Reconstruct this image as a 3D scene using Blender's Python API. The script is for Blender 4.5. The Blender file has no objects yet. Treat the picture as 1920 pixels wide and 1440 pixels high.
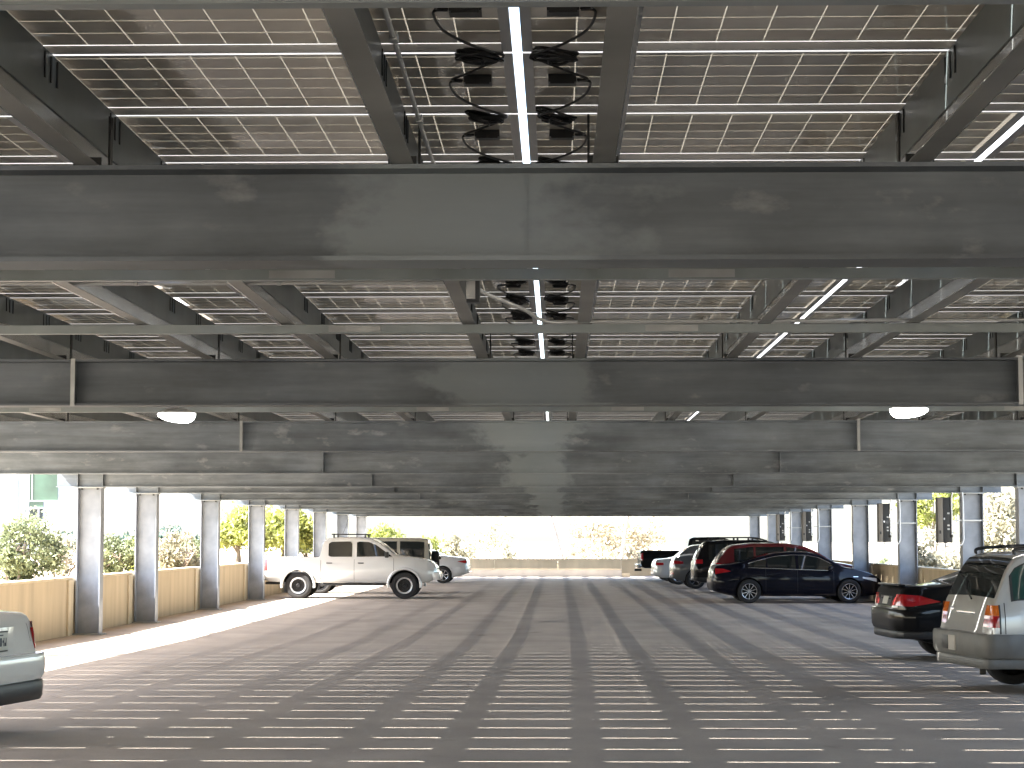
import bpy, bmesh, math, random
import numpy as np
from mathutils import Vector, Matrix
random.seed(7); rng = np.random.default_rng(7)
R = math.radians
sc = bpy.context.scene
COL = sc.collection

# ------------------------------------------------------------------ camera, sky, sun, exposure
FPX, VPX, VPY = 3737.0, 1045.0, 1008.0            # focal length and vanishing point in photo pixels (1920 x 1440)
CAMZ = 1.85
cam = bpy.data.cameras.new('camera'); camo = bpy.data.objects.new('camera', cam); COL.objects.link(camo)
cam.sensor_width = 36; cam.lens = FPX / 1920 * 36; cam.clip_end = 6000; cam.clip_start = 0.05
camo.location = (0, 0, CAMZ)
camo.rotation_euler = (R(90) + math.atan((VPY - 720) / FPX), 0, math.atan((VPX - 960) / FPX))
sc.camera = camo

SUN_D = Vector((0.90, 0.25, -1.0)).normalized()    # the way the sunlight travels: from the left, a little from behind
SUN_EL = math.asin(-SUN_D.z); SUN_AZ = math.atan2(-SUN_D.x, -SUN_D.y)
world = bpy.data.worlds.new('World'); sc.world = world; world.use_nodes = True
wn = world.node_tree
sky = wn.nodes.new('ShaderNodeTexSky'); sky.sky_type = 'NISHITA'; sky.sun_disc = False
sky.sun_elevation = SUN_EL; sky.sun_rotation = SUN_AZ; sky.dust_density = 2.5; sky.air_density = 1.0
wn.links.new(sky.outputs[0], wn.nodes['Background'].inputs[0])
wn.nodes['Background'].inputs[1].default_value = 0.10
sl = bpy.data.lights.new('sun', 'SUN'); sl.energy = 5.0; sl.angle = R(0.53); sl.color = (1, .97, .91)
so = bpy.data.objects.new('sun', sl); COL.objects.link(so)
so.rotation_euler = SUN_D.to_track_quat('-Z', 'Y').to_euler(); so.location = (-30, -8, 40)
sc.view_settings.view_transform = 'Standard'; sc.view_settings.look = 'None'
sc.view_settings.gamma = 1; sc.view_settings.exposure = 3.68
sc.render.engine = 'CYCLES'
sc.cycles.use_denoising = True
sc.cycles.max_bounces = 8; sc.cycles.diffuse_bounces = 6; sc.cycles.glossy_bounces = 4
sc.cycles.transmission_bounces = 4; sc.cycles.transparent_max_bounces = 6
sc.cycles.caustics_reflective = False; sc.cycles.caustics_refractive = False
sc.cycles.sample_clamp_indirect = 6

# ------------------------------------------------------------------ helpers
def tag(o, label=None, cat=None, group=None, kind=None):
    if label: o['label'] = label
    if cat: o['category'] = cat
    if group: o['group'] = group
    if kind: o['kind'] = kind
    return o
def link(name, me, parent=None):
    o = bpy.data.objects.new(name, me); COL.objects.link(o)
    if parent is not None: o.parent = parent
    return o
def empty(name, loc=(0, 0, 0), rz=0):
    o = bpy.data.objects.new(name, None); COL.objects.link(o)
    o.location = loc; o.rotation_euler = (0, 0, rz); o.empty_display_size = .2
    return o
def mesh(name, verts, faces, mat, smooth=None):
    me = bpy.data.meshes.new(name); me.from_pydata([tuple(v) for v in verts], [], faces); me.update()
    if mat is not None: me.materials.append(mat)
    if smooth is not None:
        me.polygons.foreach_set('use_smooth', [True] * len(me.polygons))
        if smooth < 180: me.set_sharp_from_angle(angle=R(smooth))
    return me
class MB:
    def __init__(s): s.v = []; s.f = []
    def box(s, x0, x1, y0, y1, z0, z1):
        n = len(s.v)
        s.v += [(x0, y0, z0), (x1, y0, z0), (x1, y1, z0), (x0, y1, z0), (x0, y0, z1), (x1, y0, z1), (x1, y1, z1), (x0, y1, z1)]
        s.f += [tuple(n + i for i in q) for q in ((0, 3, 2, 1), (4, 5, 6, 7), (0, 1, 5, 4), (1, 2, 6, 5), (2, 3, 7, 6), (3, 0, 4, 7))]
        return s
    def quad(s, a, b, c, d):
        n = len(s.v); s.v += [a, b, c, d]; s.f.append((n, n + 1, n + 2, n + 3)); return s
    def tube(s, path, rad, seg=8, cap=True):
        path = [Vector(p) for p in path]; n0 = len(s.v)
        if not hasattr(rad, '__len__'): rad = [rad] * len(path)
        up = None
        for i, p in enumerate(path):
            t = (path[min(i + 1, len(path) - 1)] - path[max(i - 1, 0)])
            if t.length < 1e-9: t = Vector((0, 0, 1))
            t.normalize()
            if up is None: up = t.orthogonal().normalized()
            up = (up - t * up.dot(t))
            if up.length < 1e-6: up = t.orthogonal()
            up.normalize(); sd = t.cross(up)
            for k in range(seg):
                a = 2 * math.pi * k / seg
                q = p + (up * math.cos(a) + sd * math.sin(a)) * rad[i]; s.v.append(tuple(q))
        for i in range(len(path) - 1):
            for k in range(seg):
                a = n0 + i * seg + k; b = n0 + i * seg + (k + 1) % seg
                s.f.append((a, b, b + seg, a + seg))
        if cap:
            s.f.append(tuple(n0 + k for k in reversed(range(seg))))
            s.f.append(tuple(n0 + (len(path) - 1) * seg + k for k in range(seg)))
        return s
    def lathe(s, prof, axis='y', seg=28, c=(0, 0, 0)):
        # prof: list of (radius, along axis)
        n0 = len(s.v)
        for (r, h) in prof:
            for k in range(seg):
                a = 2 * math.pi * k / seg; u, w = r * math.cos(a), r * math.sin(a)
                p = (u, h, w) if axis == 'y' else ((u, w, h) if axis == 'z' else (h, u, w))
                s.v.append((p[0] + c[0], p[1] + c[1], p[2] + c[2]))
        for i in range(len(prof) - 1):
            for k in range(seg):
                a = n0 + i * seg + k; b = n0 + i * seg + (k + 1) % seg
                s.f.append((a, b, b + seg, a + seg))
        return s
    def build(s, name, mat, parent=None, smooth=None, bevel=0):
        me = mesh(name, s.v, s.f, mat, None)
        bm = bmesh.new(); bm.from_mesh(me)
        bmesh.ops.recalc_face_normals(bm, faces=bm.faces)
        if bevel: bmesh.ops.bevel(bm, geom=list(bm.edges), offset=bevel, segments=2, affect='EDGES', profile=.6)
        bm.to_mesh(me); bm.free()
        if smooth is not None or bevel:
            me.polygons.foreach_set('use_smooth', [True] * len(me.polygons))
            me.set_sharp_from_angle(angle=R(smooth or 40))
        return link(name, me, parent)
def dup(root, loc=None, rz=None):
    r = root.copy(); COL.objects.link(r)
    if loc is not None: r.location = loc
    if rz is not None: r.rotation_euler = (0, 0, rz)
    for ch in list(root.children):
        c = ch.copy(); COL.objects.link(c); c.parent = r
        for g in list(ch.children):
            d = g.copy(); COL.objects.link(d); d.parent = c
    return r
def at(px, py, Y):
    return Vector(((px - VPX) * Y / FPX, Y, CAMZ + (VPY - py) * Y / FPX))
def zf(y):                                         # the deck climbs gently towards the camera
    return max(0.0, .0081 * (37 - y))
ORD = ['first', 'second', 'third', 'fourth', 'fifth', 'sixth', 'seventh', 'eighth', 'ninth', 'tenth', 'eleventh', 'twelfth']

# ------------------------------------------------------------------ materials
def mat(name, col, rough=.6, metal=0.0, noise=None, spec=None, coat=0, emit=None, bump=None, trans=0, stretch=None):
    """noise = (scale, amount, detail) darkens and lightens the colour; bump = (scale, strength)"""
    m = bpy.data.materials.new(name); m.use_nodes = True
    nt = m.node_tree; b = nt.nodes['Principled BSDF']
    b.inputs['Base Color'].default_value = (*col, 1); b.inputs['Roughness'].default_value = rough
    b.inputs['Metallic'].default_value = metal
    if spec is not None: b.inputs['Specular IOR Level'].default_value = spec
    if coat: b.inputs['Coat Weight'].default_value = coat; b.inputs['Coat Roughness'].default_value = .04
    if emit: b.inputs['Emission Color'].default_value = (*emit[0], 1); b.inputs['Emission Strength'].default_value = emit[1]
    tc = nt.nodes.new('ShaderNodeTexCoord')
    if noise:
        n = nt.nodes.new('ShaderNodeTexNoise'); n.inputs['Scale'].default_value = noise[0]; n.inputs['Detail'].default_value = noise[2]
        if stretch:
            q = nt.nodes.new('ShaderNodeMapping'); q.inputs['Scale'].default_value = stretch
            nt.links.new(tc.outputs['Object'], q.inputs[0]); nt.links.new(q.outputs[0], n.inputs['Vector'])
        else: nt.links.new(tc.outputs['Object'], n.inputs['Vector'])
        r = nt.nodes.new('ShaderNodeValToRGB'); a = noise[1]
        r.color_ramp.elements[0].position = .3; r.color_ramp.elements[1].position = .7
        r.color_ramp.elements[0].color = (*[c * (1 - a) for c in col], 1); r.color_ramp.elements[1].color = (*[min(1, c * (1 + a)) for c in col], 1)
        nt.links.new(n.outputs['Fac'], r.inputs[0]); nt.links.new(r.outputs[0], b.inputs['Base Color'])
    if bump:
        n2 = nt.nodes.new('ShaderNodeTexNoise'); n2.inputs['Scale'].default_value = bump[0]; n2.inputs['Detail'].default_value = 6
        nt.links.new(tc.outputs['Object'], n2.inputs['Vector'])
        bp = nt.nodes.new('ShaderNodeBump'); bp.inputs['Strength'].default_value = bump[1]; bp.inputs['Distance'].default_value = .02
        nt.links.new(n2.outputs['Fac'], bp.inputs['Height']); nt.links.new(bp.outputs[0], b.inputs['Normal'])
    if trans:
        t = nt.nodes.new('ShaderNodeBsdfTranslucent'); t.inputs['Color'].default_value = (*[min(1, c * 1.2) for c in col], 1)
        if noise: nt.links.new(r.outputs[0], t.inputs['Color'])
        mx = nt.nodes.new('ShaderNodeMixShader'); mx.inputs[0].default_value = trans
        nt.links.new(b.outputs[0], mx.inputs[1]); nt.links.new(t.outputs[0], mx.inputs[2])
        nt.links.new(mx.outputs[0], nt.nodes['Material Output'].inputs['Surface'])
    return m
M = {}
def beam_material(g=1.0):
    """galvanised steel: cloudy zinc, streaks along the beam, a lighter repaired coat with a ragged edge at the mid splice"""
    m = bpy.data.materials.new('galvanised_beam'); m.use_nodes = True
    nt = m.node_tree; N = nt.nodes; L = nt.links; b = N['Principled BSDF']
    tc = N.new('ShaderNodeTexCoord')
    def mp(sx, sy, sz):
        q = N.new('ShaderNodeMapping'); q.inputs['Scale'].default_value = (sx, sy, sz)
        geo = N.new('ShaderNodeNewGeometry'); L.new(geo.outputs['Position'], q.inputs[0]); return q
    def ns(mapn, scale, det=5):
        n = N.new('ShaderNodeTexNoise'); n.inputs['Scale'].default_value = scale; n.inputs['Detail'].default_value = det; n.inputs['Roughness'].default_value = .6
        L.new(mapn.outputs[0], n.inputs['Vector']); return n
    def ramp(src, p0, p1, c0, c1):
        r = N.new('ShaderNodeValToRGB'); r.color_ramp.elements[0].position = p0; r.color_ramp.elements[1].position = p1
        r.color_ramp.elements[0].color = (*c0, 1); r.color_ramp.elements[1].color = (*c1, 1); L.new(src, r.inputs[0]); return r
    cloud = ns(mp(.9, .6, 1.6), 1.1, 6); streak = ns(mp(.6, 1, 9), 1.4, 4); speck = ns(mp(1.2, 1, 2.6), 2.6, 7)
    base = ramp(cloud.outputs['Fac'], .32, .70, tuple(g * q for q in (.090, .106, .124)), tuple(g * q for q in (.200, .228, .260)))
    st = ramp(streak.outputs['Fac'], .35, .75, (.74, .74, .74), (1.16, 1.16, 1.16))
    mul = N.new('ShaderNodeMixRGB'); mul.blend_type = 'MULTIPLY'; mul.inputs[0].default_value = 1
    L.new(base.outputs[0], mul.inputs[1]); L.new(st.outputs[0], mul.inputs[2])
    sp = ramp(speck.outputs['Fac'], .60, .72, (0, 0, 0), (1, 1, 1))
    m2 = N.new('ShaderNodeMixRGB'); m2.inputs[2].default_value = (.29 * g, .305 * g, .32 * g, 1)
    sm = N.new('ShaderNodeMath'); sm.operation = 'MULTIPLY'; sm.inputs[1].default_value = .6
    L.new(sp.outputs[0], sm.inputs[0]); L.new(sm.outputs[0], m2.inputs[0]); L.new(mul.outputs[0], m2.inputs[1])
    # repaired zone |x + .3| < .5 with a ragged edge
    geo = N.new('ShaderNodeNewGeometry'); sx = N.new('ShaderNodeSeparateXYZ'); L.new(geo.outputs['Position'], sx.inputs[0])
    rag = ns(mp(.8, 1, 1.3), 2.2, 7)
    a1 = N.new('ShaderNodeMath'); a1.operation = 'ADD'; a1.inputs[1].default_value = .30; L.new(sx.outputs['X'], a1.inputs[0])
    ab = N.new('ShaderNodeMath'); ab.operation = 'ABSOLUTE'; L.new(a1.outputs[0], ab.inputs[0])
    rm = N.new('ShaderNodeMath'); rm.operation = 'MULTIPLY_ADD'; rm.inputs[1].default_value = 1.6; rm.inputs[2].default_value = -.80; L.new(rag.outputs['Fac'], rm.inputs[0])
    ad = N.new('ShaderNodeMath'); L.new(ab.outputs[0], ad.inputs[0]); L.new(rm.outputs[0], ad.inputs[1])
    pr = ramp(ad.outputs[0], .40, .58, (1, 1, 1), (0, 0, 0))
    pm = N.new('ShaderNodeMath'); pm.operation = 'MULTIPLY'; pm.inputs[1].default_value = .75; L.new(pr.outputs[0], pm.inputs[0])
    m3 = N.new('ShaderNodeMixRGB'); m3.inputs[2].default_value = (.235 * g, .272 * g, .292 * g, 1)
    L.new(pm.outputs[0], m3.inputs[0]); L.new(m2.outputs[0], m3.inputs[1]); L.new(m3.outputs[0], b.inputs['Base Color'])
    b.inputs['Roughness'].default_value = .5; b.inputs['Metallic'].default_value = .25
    bp = N.new('ShaderNodeBump'); bp.inputs['Strength'].default_value = .15; bp.inputs['Distance'].default_value = .01
    L.new(cloud.outputs['Fac'], bp.inputs['Height']); L.new(bp.outputs[0], b.inputs['Normal'])
    return m
M['beam'] = beam_material(1.15); M['beam_shaded'] = beam_material(.58)  # near beams darker, the rest lighter: fall of light put into the colour
M['column'] = mat('galvanised_column', (.230, .250, .283), .45, .2, (2.2, .28, 6), bump=(3, .1))
M['purlin'] = mat('galvanised_purlin', (.27, .285, .285), .20, .75, (2.5, .18, 4))
M['web_reflection'] = mat('painted_web_reflection', (.085, .105, .108), .35, .4, (3, .3, 5))  # dark reflection on the purlin webs, put into the colour
M['flange'] = mat('galvanised_flange', (.15, .15, .143), .42, .3, (1.6, .3, 5))
M['bracket'] = mat('galvanised_bracket', (.30, .31, .31), .4, .5, (4, .2, 3))
M['strut'] = mat('galvanised_strut', (.20, .225, .23), .4, .4, (3, .15, 4))
M['slot'] = mat('dark_slot', (.012, .013, .013), .7)
M['frame'] = mat('panel_aluminium', (.42, .42, .42), .38, .55, (6, .06, 2))
M['cell'] = mat('cell_back', (.565, .53, .46), .08, 0, (5, .07, 3), spec=.42)
M['cellb'] = mat('cell_back_grey', (.545, .52, .465), .08, 0, (5, .07, 3), spec=.42)
M['sheet'] = mat('translucent_backsheet', (.56, .51, .41), .08, 0, trans=.04)
M['slab'] = mat('panel_far', (.50, .45, .39), .10, 0, (3, .1, 3), spec=.42)
M['blk'] = mat('black_plastic', (.012, .012, .012), .45)
M['cable'] = mat('black_cable', (.008, .008, .008), .4)
M['conduit'] = mat('conduit_steel', (.42, .43, .43), .4, .5)
M['conduit_w'] = mat('conduit_pale', (.62, .64, .66), .4, .1)
M['tan'] = mat('parapet_concrete', (.50, .405, .275), .85, 0, (1.6, .15, 9), bump=(6, .12), stretch=(1, 1.6, .22))
M['tan2'] = mat('parapet_concrete_pale', (.56, .47, .33), .85, 0, (1.8, .16, 9), bump=(6, .12), stretch=(1, 1.6, .3))
M['grey_conc'] = mat('grey_concrete', (.43, .40, .36), .85, 0, (2, .1, 6))
M['soil'] = mat('soil', (.42, .35, .26), .95, 0, (1.2, .3, 8))
M['ground'] = mat('dry_ground', (.36, .32, .25), .95, 0, (.05, .2, 6))
M['bark'] = mat('bark', (.16, .13, .10), .9, 0, (6, .3, 5))
M['bark2'] = mat('bark_pale', (.24, .20, .17), .9, 0, (6, .3, 5))
M['leaf'] = mat('leaf_green', (.165, .19, .10), .55, 0, (1.5, .45, 4), trans=.35)
M['leaf_y'] = mat('leaf_yellow_green', (.22, .24, .06), .55, 0, (1.2, .35, 4), trans=.4)
M['leaf_d'] = mat('leaf_dark', (.04, .075, .06), .6, 0, (1.5, .35, 4), trans=.15)
M['leaf_p'] = mat('leaf_pale', (.30, .28, .20), .6, 0, (1.0, .25, 4), trans=.35)
M['leaf_b'] = mat('leaf_dry', (.36, .31, .22), .6, 0, (1.0, .3, 4), trans=.35)
M['bwall'] = mat('building_render', (.26, .28, .37), .8, 0, (.3, .05, 4))
M['bwhite'] = mat('building_white', (.75, .75, .76), .8)
M['green_glass'] = mat('green_glass', (.026, .052, .036), .25, 0, (.35, .7, 6), spec=.6)
M['dark_glass'] = mat('dark_glass', (.02, .03, .035), .05, 0, spec=.6)
M['lamp_lens'] = mat('lit_lens', (.9, .9, .9), .4, 0, emit=((1, .99, .96), 3))
M['lamp_body'] = mat('lamp_housing', (.45, .45, .44), .45, .3)
M['inv_dark'] = mat('inverter_dark', (.022, .024, .027), .5)
M['inv_tan'] = mat('inverter_grey', (.17, .155, .135), .55)
M['rubber'] = mat('tyre_rubber', (.018, .017, .017), .85, 0, bump=(30, .2))
M['rim'] = mat('alloy', (.45, .46, .48), .25, .8)
M['rim_dark'] = mat('alloy_dark', (.010, .010, .011), .4, .2)
M['rim_hole'] = mat('wheel_well', (.006, .006, .006), .9)
M['chrome'] = mat('chrome', (.75, .75, .76), .12, 1)
M['trim'] = mat('black_trim', (.014, .014, .015), .4)
M['glass'] = mat('car_glass', (.010, .013, .013), .04, 0, spec=.7)
M['glass_g'] = mat('car_glass_green', (.022, .06, .055), .04, 0, spec=.7)
M['red'] = mat('red_lens', (.32, .008, .012), .12, 0, coat=.6)
M['redglow'] = mat('red_lens_pale', (.45, .05, .05), .12, 0, coat=.6)
M['amber'] = mat('amber_lens', (.55, .13, .012), .12, 0, coat=.6)
M['clear'] = mat('clear_lens', (.62, .62, .62), .1, 0, coat=.8)
M['plate'] = mat('licence_plate', (.55, .56, .52), .4)
M['ink'] = mat('plate_ink', (.03, .035, .06), .5)
def paint(name, col, metal=.35, rough=.28, coat=1):
    M[name] = mat('paint_' + name, col, rough, metal, None, coat=coat, bump=None, spec=.1 if max(col) < .03 else None)
paint('silver', (.47, .47, .46)); paint('white', (.72, .72, .71), .05); paint('pickup', (.66, .66, .65), .25)
paint('navy', (.0008, .0010, .006), 0, .5, .4); paint('black', (.0013, .0013, .0018), 0, .5, .45); paint('red_paint', (.11, .004, .007), .2)
paint('jeep', (.30, .29, .25), .2); paint('grey', (.10, .105, .11), .4); paint('silver2', (.50, .51, .53))
M['clad'] = mat('grey_cladding', (.115, .11, .10), .5, 0, (8, .1, 3))

# floor: worn grey-brown traffic coating
def floor_material():
    m = bpy.data.materials.new('deck_concrete'); m.use_nodes = True
    nt = m.node_tree; N = nt.nodes; L = nt.links; b = N['Principled BSDF']
    geo = N.new('ShaderNodeNewGeometry')
    def ns(scale, det, sx=1, sy=1):
        q = N.new('ShaderNodeMapping'); q.inputs['Scale'].default_value = (sx, sy, 1); L.new(geo.outputs['Position'], q.inputs[0])
        n = N.new('ShaderNodeTexNoise'); n.inputs['Scale'].default_value = scale; n.inputs['Detail'].default_value = det
        L.new(q.outputs[0], n.inputs['Vector']); return n
    big = ns(.22, 5, 1.6, .35); mid = ns(1.1, 6, 1, .6); fine = ns(60, 3)
    def ramp(src, p0, p1, c0, c1):
        r = N.new('ShaderNodeValToRGB'); r.color_ramp.elements[0].position = p0; r.color_ramp.elements[1].position = p1
        r.color_ramp.elements[0].color = (*c0, 1); r.color_ramp.elements[1].color = (*c1, 1); L.new(src, r.inputs[0]); return r
    c = ramp(big.outputs['Fac'], .3, .7, (.330, .290, .250), (.410, .360, .312))
    d = ramp(mid.outputs['Fac'], .3, .7, (.85, .85, .85), (1.11, 1.10, 1.09))
    e = ramp(fine.outputs['Fac'], .3, .7, (.93, .93, .93), (1.06, 1.06, 1.06))
    m1 = N.new('ShaderNodeMixRGB'); m1.blend_type = 'MULTIPLY'; m1.inputs[0].default_value = 1; L.new(c.outputs[0], m1.inputs[1]); L.new(d.outputs[0], m1.inputs[2])
    m2 = N.new('ShaderNodeMixRGB'); m2.blend_type = 'MULTIPLY'; m2.inputs[0].default_value = 1; L.new(m1.outputs[0], m2.inputs[1]); L.new(e.outputs[0], m2.inputs[2])
    # old oil drips along the stalls and the lane
    dr = ns(1.6, 3, 1, .5); drr = ramp(dr.outputs['Fac'], .68, .78, (0, 0, 0), (.55, .55, .55))
    m3 = N.new('ShaderNodeMixRGB'); m3.inputs[2].default_value = (.10, .09, .08, 1); L.new(drr.outputs[0], m3.inputs[0]); L.new(m2.outputs[0], m3.inputs[1])
    L.new(m3.outputs[0], b.inputs['Base Color'])
    b.inputs['Roughness'].default_value = .8; b.inputs['Specular IOR Level'].default_value = .2
    bp = N.new('ShaderNodeBump'); bp.inputs['Strength'].default_value = .12; bp.inputs['Distance'].default_value = .004
    L.new(fine.outputs['Fac'], bp.inputs['Height']); L.new(bp.outputs[0], b.inputs['Normal'])
    return m
M['deck'] = floor_material()

# ------------------------------------------------------------------ ground, deck, walls
g = mesh('ground', [(-2500, -2500, -4), (2500, -2500, -4), (2500, 2500, -4), (-2500, 2500, -4)], [(0, 1, 2, 3)], M['ground'])
tag(link('ground', g), 'dry pale ground reaching to the horizon beyond the deck', None, None, 'structure')
ys = [-30, 0, 10, 20, 30, 37, 60, 98.3]
v = []; f = []
for y in ys:
    z = .0081 * (37 - y) if y < 37 else 0.0
    v += [(-9.5, y, z), (9.5, y, z), (-9.5, y, z - .4), (9.5, y, z - .4)]
for i in range(len(ys) - 1):
    a = i * 4; f += [(a, a + 1, a + 5, a + 4), (a + 2, a + 6, a + 7, a + 3), (a, a + 4, a + 6, a + 2), (a + 1, a + 3, a + 7, a + 5)]
tag(link('parking_deck', mesh('parking_deck', v, f, M['deck'])), 'grey-brown concrete parking deck', None, None, 'structure')
for s_, nm, y1 in ((-1, 'planting_bank', 110), ):
    b = MB().box(-26, -9.46, 8, y1, -4, .93)
    tag(b.build(nm, M['soil']), 'brown soil bank behind the left parapet', None, None, 'structure')

BEAM_Y = [-8.3, -.7, 7.0, 14.6, 22.4, 30.2, 38.1, 43.4, 51.35, 59.3, 67.2, 75.1, 83.1, 91.0]
def side_wall(name, label, sgn):
    root = empty(name, (sgn * 9.25, 40, 0))
    edges = [-30] + BEAM_Y[1:] + [97.2]
    for i in range(len(edges) - 1):
        y0, y1 = edges[i], edges[i + 1]
        zb = zf(y0) - .35
        x0, x1 = (0, .2) if sgn > 0 else (-.2, 0)
        MB().box(x0, x1, y0 - 40 + .012, y1 - 40 - .55, zb, 1.05).build('panel', M['tan'], root)
        xp0, xp1 = (-.035, .2) if sgn > 0 else (-.2, .035)
        MB().box(xp0, xp1, y1 - 40 - .53, y1 - 40 - .012, zb, 1.05).build('pilaster', M['tan2'], root)
        xc0, xc1 = (-.02, .23) if sgn > 0 else (-.23, .02)
        MB().box(xc0, xc1, y0 - 40 + .006, y1 - 40 - .006, 1.053, 1.10).build('coping', M['tan2'], root)
    return tag(root, label, 'wall')
side_wall('parapet_wall', 'tan concrete parapet wall behind the left columns and pickup', -1)
side_wall('parapet_wall', 'tan concrete parapet wall behind the right columns and dark cars', 1)
root = empty('end_wall', (0, 97.5, 0))
for i in range(6):
    x0 = -9.25 + i * 3.09
    MB().box(x0 + .008, x0 + 3.09 - .008, 0, .22, -.3, .77).build('panel', M['tan' if i > 3 else 'tan2'], root)
MB().box(-9.25, 9.3, -.02, .24, .773, .82).build('coping', M['tan2'], root)
tag(root, 'long tan parapet wall closing the far end of the deck', 'wall')
root = empty('ramp_wall', (0, 94.5, 0))
MB().box(-8.4, 3.02, 0, .3, -.2, .345).build('wall', M['grey_conc'], root)
MB().box(-8.4, 3.04, -.02, .32, .348, .385).build('coping', M['tan2'], root)
MB().box(3.045, 3.42, .02, .28, -.2, .17).build('step', M['tan2'], root)
tag(root, 'low pale concrete ramp wall in front of the far parapet', 'wall')

# ------------------------------------------------------------------ steel canopy
BZ0, BZ1 = CAMZ + .965, CAMZ + 1.305               # beam bottom and top
PZ1 = CAMZ + 1.615                                 # purlin top = bottom of panel frames
def side(i): return 'left' if i < 0 else 'right'
bnames = {2: 'nearest deep steel beam, pale coat at its middle', 3: 'second deep steel beam from the camera', 4: 'third deep steel beam from the camera',
          5: 'fourth deep steel beam from the camera', 6: 'fifth steel beam, first to show its columns at both ends',
          7: 'sixth steel beam from the camera, on the second pair of columns', 8: 'seventh steel beam from the camera, on the third pair of columns',
          9: 'eighth steel beam, above the silver pickup', 10: 'ninth steel beam from the camera', 11: 'tenth steel beam from the camera',
          12: 'second to last steel beam at the far end', 13: 'last steel beam against the far bright sky',
          1: 'steel beam just behind the camera', 0: 'steel beam further behind the camera'}
for i, y in enumerate(BEAM_Y):
    root = empty('steel_beam', (0, y, BZ0)); bmt = M['beam_shaded'] if i < 4 else M['beam']
    h = BZ1 - BZ0
    MB().box(-9.6, 9.6, -.006, .006, .0165, h - .0165).build('web', bmt, root)
    MB().box(-9.6, 9.6, -.11, .11, 0, .016).build('bottom_flange', bmt, root)
    MB().box(-9.6, 9.6, -.11, .11, h - .016, h).build('top_flange', bmt, root)
    for x in (-9.19, -8.71, -3.55, 3.36, 8.71, 9.19):
        for sy in (-1, 1):
            w = .1 if abs(x) > 5 else .112
            y0, y1 = sorted((sy * .0065, sy * w))
            MB().box(x - .008, x + .008, y0, y1, .017, h - .017).build('stiffener', bmt, root)
    if i in (2, 3, 4):
        for x in (-3.55, 3.36):                    # strap running up over the flange edge
            MB().box(x - .016, x + .016, -.118, -.112, -.004, h + .004).build('strap', M['bracket'], root)
    if i in (2, 3):                                # weld at the mid splice
        MB().box(-.112, -.105, -.0095, -.0065, .02, h - .02).build('weld_seam', bmt, root)
    tag(root, bnames[i], 'beam', 'deep steel beams across the canopy')
    for s_ in (-1, 1):
        if i < 2: continue
        c = empty('steel_column', (s_ * 8.95, y, zf(y)))
        zb = .03; zt = BZ0 - zf(y) - .021
        MB().box(-.23, -.212, -.15, .15, zb, zt).build('flange', M['column'], c)
        MB().box(.212, .23, -.15, .15, zb, zt).build('flange', M['column'], c)
        MB().box(-.2115, .2115, -.008, .008, zb, zt).build('web', M['column'], c)
        MB().box(-.29, .29, -.2, .2, .002, .03).build('base_plate', M['bracket'], c)
        MB().box(-.26, .26, -.14, .14, zt + .0005, BZ0 - zf(y) - .0005).build('cap_plate', M['bracket'], c)
        for bx in (-.36, -.15, .15, .36):
            if abs(bx) > .3: continue
            MB().lathe([(.0, zt - .03), (.02, zt - .03), (.02, zt)], 'z', 8, (bx, -.09, 0)).build('bolt', M['slot'], c)
        k = i - 5 if i > 5 else i - 6
        sd = 'left' if s_ < 0 else 'right'
        if i >= 6:
            lab = f'{ORD[i-6]} galvanised column from the front on the {sd} side'
            if i == 9 and s_ < 0: lab = 'galvanised left column hiding the tail of the silver pickup'
            if i == 13: lab = f'last galvanised column at the far {sd} end'
        else:
            lab = f'galvanised column on the {sd} holding up the {ORD[i-2] if i > 2 else "nearest"} deep beam'
        tag(c, lab, 'column', 'steel columns along the sides')

# lightweight cross struts under the purlins, two to a bay
def strut(y, label):
    MBx = MB().box(-9.55, 9.55, -.025, .025, 0, .003).box(-9.55, 9.55, -.025, -.022, .0032, .052).box(-9.55, 9.55, .022, .025, .0032, .052)
    root = empty('cross_strut', (0, y, BZ1 - .056))
    MBx.build('channel', M['strut'], root)
    for x in np.arange(-9.0, 9.2, 1.94): MB().box(x - .16, x + .16, -.029, -.0255, .008, .046).build('splice_or_reflection_plate', M['bracket'], root) if int(x * 10) % 3 == 0 else None
    tag(root, label, 'strut', 'thin cross struts below the purlins')
strut(4.60, 'blue-grey cross strut along the top edge of the picture')
strut(9.62, 'cross strut just behind the nearest deep beam')
strut(12.15, 'cross strut midway between the nearest two deep beams')
strut(17.2, 'cross strut just behind the second deep beam')
strut(19.8, 'cross strut ahead of the third deep beam')

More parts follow.
